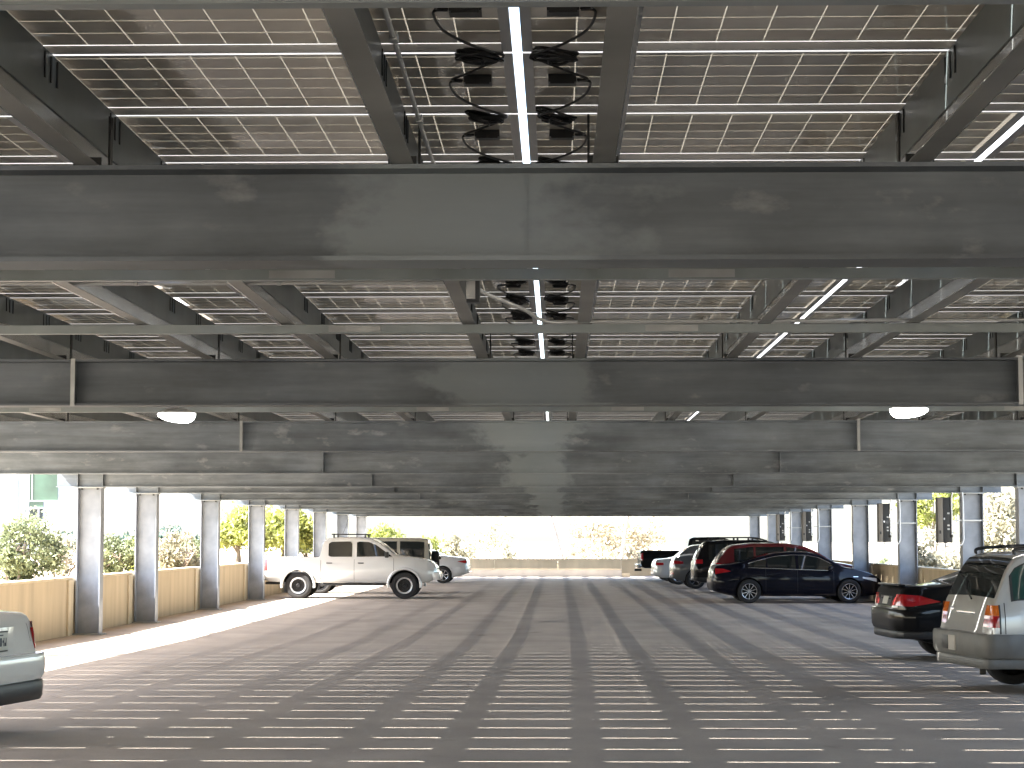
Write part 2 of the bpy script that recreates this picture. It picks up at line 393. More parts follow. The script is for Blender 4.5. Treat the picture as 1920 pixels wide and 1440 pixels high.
# purlins: C channels along the depth
GX0, GPX = -.131, 1.942                            # centre gap and panel pitch across
RY0, RPY = 6.55, .965                              # a row gap and row pitch along
PUR = {}
for k in range(-5, 5):
    gx = GX0 + GPX * k
    if k == 0: a, b_ = .165, 1.268
    elif k == -1: a, b_ = -1.655, -.543
    else: a, b_ = gx + .36, gx + 1.46
    PUR[(k, 0)] = a; PUR[(k, 1)] = b_
plist = sorted(PUR.values())
nl = [x for x in plist if x < GX0]; nr = [x for x in plist if x >= GX0]
for x in plist:
    left = x < GX0
    idx = (len(nl) - 1 - nl.index(x)) if left else nr.index(x)
    root = empty('purlin', (x, 0, BZ1 + .002))
    y0, y1 = -12.5, 96.9; h = PZ1 - BZ1 - .006; s = -1 if left else 1     # web on the outer side, open towards the middle
    w = .04
    wx0, wx1 = sorted((s * w, s * (w - .004)))
    MB().box(wx0, wx1, y0, y1, 0, h).build('web', M['purlin'], root)
    fx0, fx1 = sorted((-s * w, s * (w - .0045)))
    MB().box(fx0, fx1, y0, y1, 0, .004).build('bottom_flange', M['flange'], root)
    tx0, tx1 = sorted((s * (w + .0005), s * (w + .06)))
    MB().box(tx0, tx1, y0, y1, h - .004, h).build('top_flange', M['purlin'], root)
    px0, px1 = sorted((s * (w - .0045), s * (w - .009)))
    MB().box(px0, px1, y0, y1, h * .40, h).build('splice_or_reflection_plate', M['web_reflection'], root)  # added plate, coloured as the dark reflection on the upper web
    if abs(x) < 4:
        for n in range(0, 12):
            yg = RY0 + RPY * n
            if not (6 < yg < 9 or 12.5 < yg < 18) or (yg < 9 and abs(x) > 2): continue
            for d in (-.13, -.05, .03):
                sx0, sx1 = sorted((s * (w - .0095), s * (w - .013)))
                MB().box(sx0, sx1, yg + d, yg + d + .012, h - .10, h - .012).build('slot', M['slot'], root)
    lab = f'galvanised C purlin, {ORD[idx]} to the {"left" if left else "right"} of the bright centre gap'
    tag(root, lab, 'purlin', 'purlins running the length of the canopy')
    for y in BEAM_Y[2:5]:
        if abs(x) > y * .3: continue
        MB().box(-.05, .05, y - .09, y - .086, -.0, .03).build('end_clip', M['slot'], root)
        sx = -s * (w + .012)
        MB().box(sx - .004, sx + .004, y + .02, y + .06, .004, .2).build('clip_angle', M['slot'], root)

# solar panels
LX, LY = GPX - .032, RPY - .0220
FZ = PZ1                                            # frame bottom
def panel_meshes():
    fr = MB(); t = .0025; hx, hy = LX / 2, LY / 2; d = .036
    fr.box(-hx, hx, -hy, -hy + t, 0, d).box(-hx, hx, hy - t, hy, 0, d)
    fr.box(-hx, -hx + t, -hy + t, hy - t, 0, d).box(hx - t, hx, -hy + t, hy - t, 0, d)
    fr.box(-hx + t, hx - t, -hy + t, -hy + .014, 0, .002).box(-hx + t, hx - t, hy - .014, hy - t, 0, .002)
    fr.box(-hx + t, -hx + .035, -hy + .0145, hy - .0145, 0, .002).box(hx - .035, hx - t, -hy + .0145, hy - .0145, 0, .002)
    frame = mesh('frame', fr.v, fr.f, M['frame'])
    z = .030
    sheet = mesh('backsheet', [(-hx + .003, -hy + .003, z), (hx - .003, -hy + .003, z), (hx - .003, hy - .003, z), (-hx + .003, hy - .003, z)], [(0, 3, 2, 1)], M['sheet'])
    px, py = (LX - .05) / 12, (LY - .014) / 6; c = .0745
    cw, ch = px / 2 - .0022, py / 2 - .0032
    cellm = MB().box(-cw, cw, -ch, ch, -.0004, 0)
    cell = mesh('cell', cellm.v, cellm.f, M['cell']); cell2 = mesh('cell', cellm.v, cellm.f, M['cellb'])
    pos = [((i - 5.5) * px, (j - 2.5) * py, z - .0003) for i in range(12) for j in range(6)]
    gr = MB()
    for (x, y, zz) in pos: gr.box(x - cw, x + cw, y - ch, y + ch, zz - .0004, zz)
    grid = mesh('cells', gr.v, gr.f, M['cell']); grid2 = mesh('cells', gr.v, gr.f, M['cellb'])
    return frame, sheet, cell, cell2, pos, grid, grid2
FRAME, SHEET, CELL, CELL2, CPOS, GRID, GRID2 = panel_meshes()
jb = MB().box(-.05, .05, -.04, .04, -.028, 0).box(-.043, .043, -.046, -.0405, -.036, -.010)
JBOX = jb.build('junction_box', M['blk']); JB_ME = JBOX.data; bpy.data.objects.remove(JBOX)
def coil_mesh(seed):
    r = random.Random(seed); m = MB()
    for q in range(9):
        L_ = .066 + r.uniform(-.012, .016); w_ = .020 + r.uniform(-.008, .010); ph = r.uniform(0, .5); sk = r.uniform(-.25, .25)
        pts = []
        for k in range(15):
            a = 2 * math.pi * k / 14 + ph
            x = L_ * math.cos(a); y = w_ * math.sin(a)
            pts.append((x, y + sk * .03 + r.uniform(-.002, .002), -.005 - .0035 * q + .006 * math.sin(a * 2 + q)))
        m.tube(pts, .0055, 5, cap=False)
    m.tube([(-.012, -.02, -.02), (-.012, -.026, -.035), (-.012, .0, -.045), (-.012, .026, -.035), (-.012, .02, -.01)], .006, 5)
    return m
COILS = []
for s in range(4):
    o = coil_mesh(s).build('cable_coil', M['cable'], None, 60); COILS.append(o.data); bpy.data.objects.remove(o)
def spline(pts, n=8):
    P = [Vector(p) for p in pts]; P = [P[0] * 2 - P[1]] + P + [P[-1] * 2 - P[-2]]; out = []
    for i in range(1, len(P) - 2):
        for k in range(n):
            t = k / n; a, b, c, d = P[i - 1], P[i], P[i + 1], P[i + 2]
            out.append(.5 * ((2 * b) + (c - a) * t + (2 * a - 5 * b + 4 * c - d) * t * t + (3 * b - a - 3 * c + d) * t ** 3))
    out.append(P[-2]); return out
def colphrase(k):
    if k == 0: return 'just right of'
    if k == -1: return 'just left of'
    return f'{ORD[k]} right of' if k > 0 else f'{ORD[-k-1]} left of'
def vis(k, n):
    x0, x1 = GX0 + GPX * k, GX0 + GPX * (k + 1); y0 = RY0 + RPY * n; y1 = y0 + RPY
    pa = VPY - 1.63 * FPX / max(y1, .5)
    pn = VPY - 1.63 * FPX / max(y0, .5)
    if not ((pn < 330 and pa > 5) or (pa > 485 and pn < 690) or (pa > 765 and pn < 800)): return False
    if y0 < 4: return False
    a = min(VPX + x0 * FPX / y1, VPX + x0 * FPX / y0); b = max(VPX + x1 * FPX / y1, VPX + x1 * FPX / y0)
    return b > -300 and a < 2220
rest = MB(); NR0 = -19; NR1 = 94
for n in range(NR0, NR1):
    y = RY0 + RPY * (n + .5)
    if n in (88, 89): continue  # open slit for a sunlit floor line; added unseen rows beyond shade the end wall
    for k in range(-5, 5):
        x = GX0 + GPX * (k + .5)
        if not vis(k, n):
            hx, hy = LX / 2, LY / 2
            rest.box(x - hx, x + hx, y - hy, y + hy, FZ + .001, FZ + .036); continue
        root = empty('solar_panel', (x, y, FZ))
        link('frame', FRAME, root); link('backsheet', SHEET, root)
        alt = rng.random() < .4
        if n <= 2:
            for p in CPOS:
                c = link('cell', CELL2 if alt else CELL, root); c.location = p
        else: link('cells', GRID2 if alt else GRID, root)
        if k in (0, -1) and n < 14:
            s = 1 if k == 0 else -1               # the gap end is at -s*LX/2
            ex = -s * LX / 2
            j = link('junction_box', JB_ME, root); j.location = (ex + s * .135, -.01, .029); 
            cb = MB(); z0 = .012
            jx = rng.uniform(-.006, .006)
            cb.tube(spline([(ex + s * .19, -.01, .014), (ex + s * .235, .0, .010), (ex + s * .215, .16 + jx, -.004), (ex + s * .14, .33, -.008), (ex + s * .045, .455, -.012)]), .0048, 6)
            cb.tube(spline([(ex + s * .19, -.02, .014), (ex + s * .225, -.06, .008), (ex + s * .16, -.22 + jx, -.006), (ex + s * .06, -.42, -.012)]), .0048, 6)
            cb.build('cable', M['cable'], root, 60)
            cc = link('cable_coil', COILS[int(rng.integers(4))], root)
            cc.location = (ex + s * (.112 + rng.uniform(-.008, .008)), .462, 0)
            cc.rotation_euler = (rng.uniform(-.25, .1), s * rng.uniform(.05, .25), (0 if s > 0 else math.pi) + s * rng.uniform(-.5, .1))
        if n <= 2: lab = f'solar panel {colphrase(k)} the bright centre gap, {ORD[n+1]} row from the picture top'
        elif n <= 13: lab = f'solar panel {colphrase(k)} the bright centre gap, {ORD[n-4]} row behind the nearest beam'
        else: lab = f'solar panel {colphrase(k)} the bright centre gap, {ORD[max(0,n-18)]} row behind the second beam'
        tag(root, lab, 'solar panel', 'solar panels seen from below')
o = rest.build('solar_panel_field', M['slab'])
tag(o, 'rest of the solar panels, hidden above the beams, with added rows shading the end wall', 'solar panels', None, 'stuff')

# conduits, box, lamps on the canopy
def conduit(pts, r, label, m='conduit', clamps=()):
    root = empty('conduit', pts[0])
    P = [Vector(p) - Vector(pts[0]) for p in spline(pts, 6)]
    MB().tube(P, r, 8).build('pipe', M[m], root, 60)
    for c in clamps:
        q = Vector(c) - Vector(pts[0])
        MB().box(q.x - .012, q.x + .012, q.y - .022, q.y + .022, q.z - .012, q.z + .014).build('coupling', M['bracket'], root, bevel=.004)
    tag(root, label, 'conduit'); return root
ZC = CAMZ + 1.40
conduit([(-.455, 5.0, ZC), (-.46, 6.0, ZC), (-.462, 7.0, ZC - .005), (-.45, 8.0, ZC - .03), (-.46, 9.0, ZC - .04)], .0075, 'thin steel conduit along the purlin left of the centre gap', 'conduit', [(-.457, 5.5, ZC), (-.461, 6.6, ZC), (-.455, 7.6, ZC - .015)])
ZD = CAMZ + 1.325
conduit([(-3.4, 10.3, ZD), (-2, 10.3, ZD - .002), (-1.3, 10.3, ZD), (-.62, 10.3, ZD), (-.5, 10.33, ZD + .03), (-.46, 10.36, ZD + .09)], .010, 'horizontal conduit left of the junction box behind the nearest beam', 'conduit', [(-1.45, 10.3, ZD), (-2.2, 10.3, ZD)])
conduit([(-.45, 10.55, ZD + .02), (-.38, 11.0, ZD + .02), (-.2, 11.5, ZD), (-.05, 12.02, ZD - .02), (.3, 12.08, ZD - .01), (1.2, 12.08, ZD - .01), (3.3, 12.08, ZD - .008)], .011, 'conduit bending to the right along the middle cross strut', 'conduit', [(.9, 12.08, ZD), (2.2, 12.08, ZD)])
b = empty('electrical_box', (-.44, 10.4, CAMZ + 1.23))
MB().box(-.035, .035, -.05, .05, 0, .13).build('box', M['inv_dark'], b, bevel=.004)
MB().box(-.036, .012, -.058, -.0505, .015, .115).build('bracket', M['conduit'], b)
MB().box(-.02, .03, -.03, .03, .1302, .17).build('hanger', M['bracket'], b)
tag(b, 'small dark electrical box hanging behind the nearest beam', 'electrical box')
for px, py, y, lab, s in ((327, 775, 18.0, 'lit white oval lamp hanging on the left behind the second beam', 1), (1703, 768, 18.0, 'lit white oval lamp hanging on the right behind the second beam', -1)):
    p = at(px, py, y); root = empty('canopy_lamp', p)
    m = MB(); segs = 16; rows = []
    for j in range(7):
        a = j / 6 * math.pi / 2; rr = math.cos(a); zz = -.085 * math.sin(a)
        rows.append((rr, zz))
    n0 = 0
    for (rr, zz) in rows:
        for k in range(segs):
            t = 2 * math.pi * k / segs
            m.v.append((.175 * rr * math.cos(t) + s * .09 * (1 - rr), .12 * rr * math.sin(t), zz))
    for j in range(6):
        for k in range(segs):
            a_, b_ = j * segs + k, j * segs + (k + 1) % segs; m.f.append((a_, b_, b_ + segs, a_ + segs))
    m.build('lens', M['lamp_lens'], root, 60)
    MB().lathe([(.0, .045), (.09, .045), (.155, .015), (.165, .002), (.12, .001)], 'z', 20).build('housing', M['lamp_body'], root, 40)
    MB().box(-.02, .02, -.02, .02, .0455, BZ1 - p.z + .02).build('stem', M['bracket'], root)
    tag(root, lab, 'lamp', 'lit lamps under the canopy')

# inverters on the right columns
for y, lab in ((43.4, 'grey inverter box with pale conduits on the second right column'), (51.35, 'inverter box with conduits on the third right column'),
               (67.2, 'inverter box with conduits on the fifth right column'), (75.1, 'inverter box with conduits on the sixth right column')):
    root = empty('inverter', (8.36, y - .08, 1.735))
    MB().box(-.16, .16, 0, .22, 0, .985).build('cabinet', M['inv_dark'], root, bevel=.01)
    MB().box(-.155, -.045, -.03, -.001, .01, .975).build('door', M['inv_tan'], root, bevel=.006)
    MB().box(-.04, .155, -.02, -.001, .02, .965).build('cover', M['inv_dark'], root, bevel=.006)
    MB().box(-.03, .0, -.026, -.0205, .5, .54).build('latch', M['conduit_w'], root)
    MB().box(-.13, -.09, -.038, -.031, .2, .27).build('switch', M['trim'], root)
    for zz in (.28, .36, .62): MB().box(.05, .1, -.03, -.0205, zz, zz + .035).build('gland', M['conduit'], root)
    for zz in (.2, .8): MB().box(.1605, .2, .06, .12, zz, zz + .05).build('bracket', M['bracket'], root)
    MB().tube(spline([(.14, -.05, .18), (.14, -.05, .6), (.14, -.05, .95), (.16, -.05, 1.09)]), .017, 8).build('conduit', M['conduit_w'], root, 60)
    MB().tube(spline([(.0, .04, -.001), (.0, .0, -.06), (.12, -.06, -.085), (.3, -.06, -.06), (.38, -.06, .06), (.385, -.06, .3), (.385, -.06, .8), (.37, -.06, 1.09)]), .017, 8).build('conduit', M['conduit_w'], root, 60)
    MB().box(.2, .8, -.045, -.02, .47, .5).build('strut_rail', M['conduit'], root)
    MB().lathe([(0, 0), (.025, 0), (.025, .05), (0, .05)], 'z', 10, (.14, -.05, .12)).build('gland', M['trim'], root)
    tag(root, lab, 'inverter', 'inverters on the right columns')

# ------------------------------------------------------------------ vehicles
def sm(pts, x):
    xs = [p[0] for p in pts]; zs = [p[1] for p in pts]
    return np.interp(x, xs, zs)
class Car:
    """a lofted body; local x runs from the rear bumper (0) to the nose (L), y to the car's left, z up"""
    def __init__(s, name, label, paint, L, W, top, belt, bot, plan, tum=.30, r=.07, clad=None, wheels=(.9, 3.7), wr=.33, ww=.22,
                 rimstyle=('five', 'rim'), smooth=.035, loc=(0, 0, 0), rz=0, clad_mat='clad', arch=.045, cut=None, glassm='glass'):
        s.L, s.W, s.tum, s.r = L, W, tum, r; s.glassm = glassm
        n = int(L / .04) + 1
        xs = np.linspace(0, L, n); ends = np.array([.0, .006, .018]); xs = np.unique(np.concatenate([xs, ends, L - ends]))
        fine = np.linspace(0, L, 1200); ker = np.exp(-.5 * (np.arange(-60, 61) * (L / 1199) / smooth) ** 2); ker /= ker.sum()
        def prof(p):
            raw = sm(p, fine); pad = np.concatenate([np.full(60, raw[0]), raw, np.full(60, raw[-1])]); return np.convolve(pad, ker, 'valid')
        s.fine = fine; s.T = prof(top); s.B = prof(belt); s.Z = prof(bot); s.P = sm(plan, fine)
        s.root = empty(name, loc, rz); tag(s.root, label, 'car')
        s.paint = M[paint]
        zc = clad if clad else None
        rings = []
        for x in xs: rings.append(s.ring(x, zc))
        nr = len(rings[0]); v = [p for rg in rings for p in rg]; f = []
        for i in range(len(rings) - 1):
            for k in range(nr):
                a, b = i * nr + k, i * nr + (k + 1) % nr; f.append((a, a + nr, b + nr, b))
        f.append(tuple(range(nr))); f.append(tuple(reversed(range((len(rings) - 1) * nr, len(rings) * nr))))
        me = mesh('body', v, f, s.paint)
        if clad:
            me.materials.append(M[clad_mat])
        bm = bmesh.new(); bm.from_mesh(me); bmesh.ops.recalc_face_normals(bm, faces=bm.faces)
        if clad:
            for fc in bm.faces:
                if fc.calc_center_median().z < clad - .001: fc.material_index = 1
        bm.to_mesh(me); bm.free()
        body = link('body', me, s.root)
        cutm = MB()
        for wx in wheels:
            for sy in (-1, 1):
                y0, y1 = sorted((sy * (W / 2 - ww - .07), sy * (W / 2 + .2)))
                cutm.lathe([(0.0001, y0), (wr + arch, y0), (wr + arch, y1), (.0001, y1)], 'y', 36, (wx, 0, wr + .01))
        co = cutm.build('cutter', M['rim_hole'])
        bm = bmesh.new(); bm.from_mesh(co.data); bmesh.ops.remove_doubles(bm, verts=bm.verts, dist=.0005); bmesh.ops.recalc_face_normals(bm, faces=bm.faces); bm.to_mesh(co.data); bm.free()
        cutters = [co]
        if cut is not None:
            c2 = cut.build('cutter', M['trim']); cutters.append(c2)
        s.root.location = (0, 0, 0); s.root.rotation_euler = (0, 0, 0)
        for c in cutters:
            md = body.modifiers.new('cut', 'BOOLEAN'); md.operation = 'DIFFERENCE'; md.object = c; md.solver = 'EXACT'
            try: md.material_mode = 'TRANSFER'
            except Exception: pass
        bpy.context.view_layer.update()
        ev = body.evaluated_get(bpy.context.evaluated_depsgraph_get())
        nm = bpy.data.meshes.new_from_object(ev); body.modifiers.clear(); body.data = nm; nm.name = 'body'
        for c in cutters: bpy.data.objects.remove(c)
        nm.polygons.foreach_set('use_smooth', [True] * len(nm.polygons)); nm.set_sharp_from_angle(angle=R(32))
        s.root.location = loc; s.root.rotation_euler = (0, 0, rz)
        for wx in wheels:
            for sy in (-1, 1): s.wheel(wx, sy, wr, ww, rimstyle)
    def g(s, arr, x): return float(np.interp(x, s.fine, arr))
    def topz(s, x): return s.g(s.T, x)
    def beltz(s, x): return min(s.g(s.B, x), s.topz(x) - s.r - .012)
    def hw(s, x, z):
        base = s.W / 2 * s.g(s.P, x); zb = s.g(s.Z, x); be = s.beltz(x)
        if z <= be:
            t = (z - zb) / max(.01, be - zb)
            return base * float(np.interp(t, [0, .12, .3, .55, .8, 1], [.90, .955, .985, 1.0, .99, .955]))
        return max(.05, base * .955 - s.tum * (z - be))
    def ring(s, x, zc):
        zb, zt, be = s.g(s.Z, x), s.topz(x), s.beltz(x)
        zt = max(zt, zb + .12); be = min(be, zt - s.r - .012); be = max(be, zb + .05)
        mid = zc if zc else zb + (be - zb) * .45
        mid = min(max(mid, zb + .02), be - .02)
        hs = list(np.linspace(zb + .012, mid, 5)) + list(np.linspace(mid, be, 6)[1:]) + list(np.linspace(be, zt - s.r, 7)[1:])
        pts = [(s.hw(x, zb) * .93, zb)] + [(s.hw(x, z), z) for z in hs]
        yc = s.hw(x, zt - s.r) - s.r * 1.3
        for a in (.25, .5, .75, 1.0):
            t = a * math.pi / 2; pts.append((max(.02, yc + s.r * 1.3 * math.cos(t)), zt - s.r + s.r * math.sin(t)))
        pts.append((max(.015, yc * .5), zt + .012))
        left = [(x, y, z) for (y, z) in pts]; right = [(x, -y, z) for (y, z) in reversed(pts)]
        return left + [(x, 0, zt + .016)] + right + [(x, 0, zb)]
    def tz(s, x, y):
        zt = s.topz(x); yc = s.hw(x, zt - s.r) - s.r * 1.3
        ay = abs(y)
        if ay <= yc: return zt + .016 * (1 - ay / max(yc, .01)) 
        q = min(1, (ay - yc) / (s.r * 1.3)); return zt - s.r + s.r * math.sqrt(max(0, 1 - q * q))
    def rear(s, y, z, front=False):
        rngx = np.linspace(0, min(1.2, s.L), 240)
        for q in rngx:
            x = s.L - q if front else q
            if s.topz(x) - .012 >= z and s.hw(x, z) >= abs(y) and s.g(s.Z, x) <= z: return x
        return s.L - .02 if front else .02
    # patches that follow the surface
    def grid(s, name, mat_, cols, parent=None, eps=.005):
        """cols: list of lists of points (equal length)"""
        v = [p for c in cols for p in c]; n = len(cols[0]); f = []
        for i in range(len(cols) - 1):
            for k in range(n - 1):
                a = i * n + k; f.append((a, a + n, a + n + 1, a + 1))
        me = mesh(name, v, f, mat_ if not isinstance(mat_, str) else M[mat_]); me.polygons.foreach_set('use_smooth', [True] * len(me.polygons))
        return link(name, me, parent or s.root)
    def side_patch(s, name, mat_, xs, lo, hi, sy, eps=.006, nx=16, nz=5, parent=None):
        X = np.linspace(xs[0], xs[1], nx); cols = []
        for x in X:
            a = lo(x) if callable(lo) else float(np.interp(x, [p[0] for p in lo], [p[1] for p in lo]))
            b = hi(x) if callable(hi) else float(np.interp(x, [p[0] for p in hi], [p[1] for p in hi]))
            b = max(a, b)
            cols.append([(x, sy * (s.hw(x, z) + eps), z) for z in np.linspace(a, b, nz)])
        return s.grid(name, mat_, cols, parent)
    def rear_patch(s, name, mat_, ys, lo, hi, eps=.006, ny=8, nz=4, front=False, parent=None):
        cols = []
        for y in np.linspace(ys[0], ys[1], ny):
            a = lo if not callable(lo) else lo(y); b = hi if not callable(hi) else hi(y)
            col = []
            for z in np.linspace(a, b, nz):
                lim = s.hw(s.L - .12 if front else .12, z) - .012; yy = max(-lim, min(lim, y))
                col.append((s.rear(yy, z, front) + (eps if front else -eps), yy, z))
            cols.append(col)
        return s.grid(name, mat_, cols, parent)
    def top_patch(s, name, mat_, x0, x1, inset=.06, eps=.006, nx=10, ny=9):
        cols = []
        for x in np.linspace(x0, x1, nx):
            w = s.hw(x, s.topz(x) - s.r) - inset
            cols.append([(x, y, s.tz(x, y) + eps) for y in np.linspace(-w, w, ny)])
        return s.grid(name, mat_, cols)
    def windows(s, spans, pad=.03, head=.045, mat_=None, chrome=None):
        for sy in (-1, 1):
            for (a, b) in spans:
                lo = lambda x: s.beltz(x) + pad
                hi = lambda x: s.topz(x) - s.r - head
                w = s.side_patch('side_window', mat_ or s.glassm, (a, b), lo, hi, sy, .006, 18, 6)
            if chrome:
                a, b = spans[0][0], spans[-1][1]
                pts = [(x, sy * (s.hw(x, min(s.topz(x) - s.r - head + .012, 9)) + .008), s.topz(x) - s.r - head + .012) for x in np.linspace(a - .02, b, 26)]
                MB().tube(pts, .010, 6).build('window_trim', M[chrome], s.root, 60)
                pts = [(x, sy * (s.hw(x, s.beltz(x) + pad - .01) + .008), s.beltz(x) + pad - .012) for x in np.linspace(a - .02, b, 26)]
                MB().tube(pts, .008, 6).build('window_trim', M[chrome], s.root, 60)
    def door_lines(s, xl, z0=.30, mat_='trim'):
        for sy in (-1, 1):
            for x in xl:
                s.side_patch('door_gap', mat_, (x - .005, x + .005), lambda q: z0, lambda q: s.beltz(q) + .02, sy, .003, 2, 10)
    def handles(s, xl, z, mat_=None):
        for sy in (-1, 1):
            for x in xl:
                y = sy * (s.hw(x, z) + .012)
                MB().box(x - .09, x + .09, y - .014, y + .014, z - .014, z + .014).build('door_handle', mat_ or s.paint, s.root, bevel=.008)
    def mirrors(s, x, z, mat_=None):
        for sy in (-1, 1):
            y = sy * (s.hw(x, z) + .11)
            MB().box(x - .05, x + .05, y - .10, y + .10, z - .06, z + .07).build('mirror', mat_ or s.paint, s.root, bevel=.03)
    def wheel(s, wx, sy, wr, ww, style):
        yo = sy * (s.W / 2 - .005); root = empty('wheel', (wx, yo - sy * ww / 2, wr)); root.parent = s.root
        h = ww / 2; ri = wr * (.66 if style[0] != 'ring' else .60)
        MB().lathe([(ri, -h * .8), (ri * 1.08, -h * .96), (wr * .93, -h), (wr * .985, -h * .86), (wr, -h * .55), (wr, h * .55), (wr * .985, h * .86), (wr * .93, h), (ri * 1.08, h * .96), (ri, h * .8)], 'y', 40).build('tyre', M['rubber'], root, 50)
        rm = MB(); o = sy * h
        rm.lathe([(ri * 1.02, o * .94), (ri * .97, o * .98), (ri * .93, o * .9), (ri * .92, o * .2), (0.001, o * .15)], 'y', 36)
        rim = rm.build('rim', M[style[1] if style[0] != 'five' else 'rim_hole'] if style[0] != 'ring' else M['rim_dark'], root, 40)
        kind = style[0]
        if kind in ('five', 'ten', 'seven'):
            if kind != 'five': rim.data.materials[0] = M['rim_hole']
            nsp = {'five': 5, 'ten': 10, 'seven': 7}[kind]; wsp = {'five': .16, 'ten': .09, 'seven': .13}[kind]
            for k in range(nsp):
                a = 2 * math.pi * k / nsp + .3; d = Vector((math.cos(a), 0, math.sin(a))); t = Vector((-math.sin(a), 0, math.cos(a)))
                m = MB(); A = []
                for (rr, wd, yy) in ((.16 * ri, wsp * .8, .80), (.93 * ri, wsp, .9)):
                    for q in (-1, 1):
                        p = d * rr + t * (q * wd * ri * .5)
                        A.append((p.x, o * yy, p.z)); A.append((p.x, o * (yy - .35), p.z))
                n = 0; m.v = A; m.f = [(0, 2, 6, 4), (1, 5, 7, 3), (0, 4, 5, 1), (2, 3, 7, 6), (4, 6, 7, 5), (0, 1, 3, 2)]
                sp = m.build('spoke', M[style[1]], root)
            MB().lathe([(0.001, o * .86), (.17 * ri, o * .86), (.22 * ri, o * .7), (.22 * ri, o * .4)], 'y', 16).build('hub_cap', M[style[1]], root, 40)
            MB().lathe([(ri * 1.03, o * .92), (ri * 1.0, o * 1.0), (ri * .93, o * .97), (ri * .92, o * .7)], 'y', 36).build('rim_lip', M[style[1]], root, 40)
        if kind == 'ring':
            MB().lathe([(ri * 1.06, o * .95), (ri * 1.05, o * 1.03), (ri * .84, o * .99), (ri * .80, o * .6)], 'y', 36).build('trim_ring', M['rim'], root, 40)
            MB().lathe([(0.001, o * 1.0), (.2 * ri, o * 1.0), (.28 * ri, o * .8), (.28 * ri, o * .3)], 'y', 16).build('hub_cap', M['rim_dark'], root, 40)
            for k in range(6):
                a = 2 * math.pi * k / 6; c = (math.cos(a) * ri * .55, 0, math.sin(a) * ri * .55)
                MB().lathe([(.001, o * .45), (ri * .13, o * .45), (ri * .13, o * .3)], 'y', 8, c).build('wheel_hole', M['rim_dark'], root)
    def wrap(s, name, mat_, xl, z0, z1, off, front=False):
        zm = (z0 + z1) / 2; pts = []
        for x in np.concatenate([np.linspace(xl, .12, 10), np.linspace(.11, .0, 7)]):
            xx = s.L - x if front else x
            pts.append((x, s.hw(xx, max(zm, s.g(s.Z, xx) + .06))))
        y0 = pts[-1][1]; pts += [(0, y) for y in np.linspace(y0, -y0, 11)[1:-1]]
        pts += [(x, -y) for (x, y) in reversed(pts[:17])]
        P = np.array(pts); N = np.gradient(P, axis=0); N = np.stack([N[:, 1], -N[:, 0]], 1); N /= np.linalg.norm(N, axis=1)[:, None] + 1e-9
        if N[len(N) // 2][0] > 0: N = -N
        for _ in range(3): N[1:-1] = (N[:-2] + N[1:-1] + N[2:]) / 3
        N /= np.linalg.norm(N, axis=1)[:, None]
        ramp_ = np.minimum(1, np.minimum(np.arange(len(P)), np.arange(len(P))[::-1]) / 6.0)
        h = z1 - z0; prof = [(z0, -.05), (z0 + .005, .55), (z0 + h * .2, .92), (z0 + h * .55, 1), (z1 - h * .12, .96), (z1 - .002, .8), (z1, -.05)]
        cols = []
        for (p, n, r_) in zip(P, N, ramp_):
            col = []
            for (z, o) in prof:
                q = p + n * ((o * off if o > 0 else o) * (.25 + .75 * r_) if o > 0 else o)
                col.append(((s.L - q[0]) if front else q[0], q[1], z))
            cols.append(col)
        o = s.grid(name, mat_, cols); o.data.set_sharp_from_angle(angle=R(45))
        bm = bmesh.new(); bm.from_mesh(o.data); bmesh.ops.recalc_face_normals(bm, faces=bm.faces); bm.to_mesh(o.data); bm.free(); return o
    def box(s, name, mat_, x0, x1, y0, y1, z0, z1, bevel=.01, parent=None):
        return MB().box(x0, x1, y0, y1, z0, z1).build(name, M[mat_] if isinstance(mat_, str) else mat_, parent or s.root, bevel=bevel)

PLAN_S = [(0, .62), (.03, .80), (.10, .90), (.3, .96), (.8, 1), (3.6, 1), (4.3, .95), (4.6, .88), (4.78, .74), (4.87, .55), (5.5, .5)]
def scale_plan(p, L): k = L / 4.87; return [(a * k, b) for (a, b) in p]

# dark navy sedan on the right
YN = 56.7; W = 1.84
c = Car('sedan', 'dark navy sedan with twin-spoke alloy wheels, broadside on the right', 'navy', 4.87, W,
        [(0, .62), (.02, .93), (.10, 1.06), (.55, 1.10), (.85, 1.16), (1.25, 1.28), (1.75, 1.405), (2.25, 1.45), (2.7, 1.435), (3.0, 1.38), (3.35, 1.21), (3.72, 1.02), (4.1, .95), (4.5, .84), (4.75, .70), (4.87, .56)],
        [(0, .88), (.6, .97), (1.0, .985), (3.4, .90), (3.8, .86), (4.87, .6)], [(0, .36), (.25, .27), (.6, .20), (4.2, .19), (4.87, .26)],
        PLAN_S, .36, .055, None, (1.03, 3.86), .335, .225, ('ten', 'rim'), loc=((1333 - VPX) * YN / FPX, YN + W / 2, 0), rz=R(1.2))
c.windows([(1.02, 1.52), (1.56, 2.36), (2.44, 3.40)], chrome='chrome'); c.top_patch('windscreen', 'glass', 2.92, 3.70); c.top_patch('rear_window', 'glass', .80, 1.65)
c.door_lines([1.5, 2.40, 3.42]); c.handles([1.62, 2.62], .80); c.mirrors(3.32, .97)
for sy in (-1, 1):
    c.side_patch('tail_lamp', 'red', (.08, .52), [(.08, .82), (.52, .90)], [(.08, .98), (.3, .97), (.52, .90)], sy)
    c.side_patch('headlamp', 'clear', (4.25, 4.66), [(4.25, .70), (4.66, .60)], [(4.25, .74), (4.66, .70)], sy)
    c.side_patch('side_trim', 'chrome', (3.98, 4.12), lambda x: .74, lambda x: .755, sy)
    c.rear_patch('tail_lamp', 'red', (sy * .35, sy * .72), .84, .96)
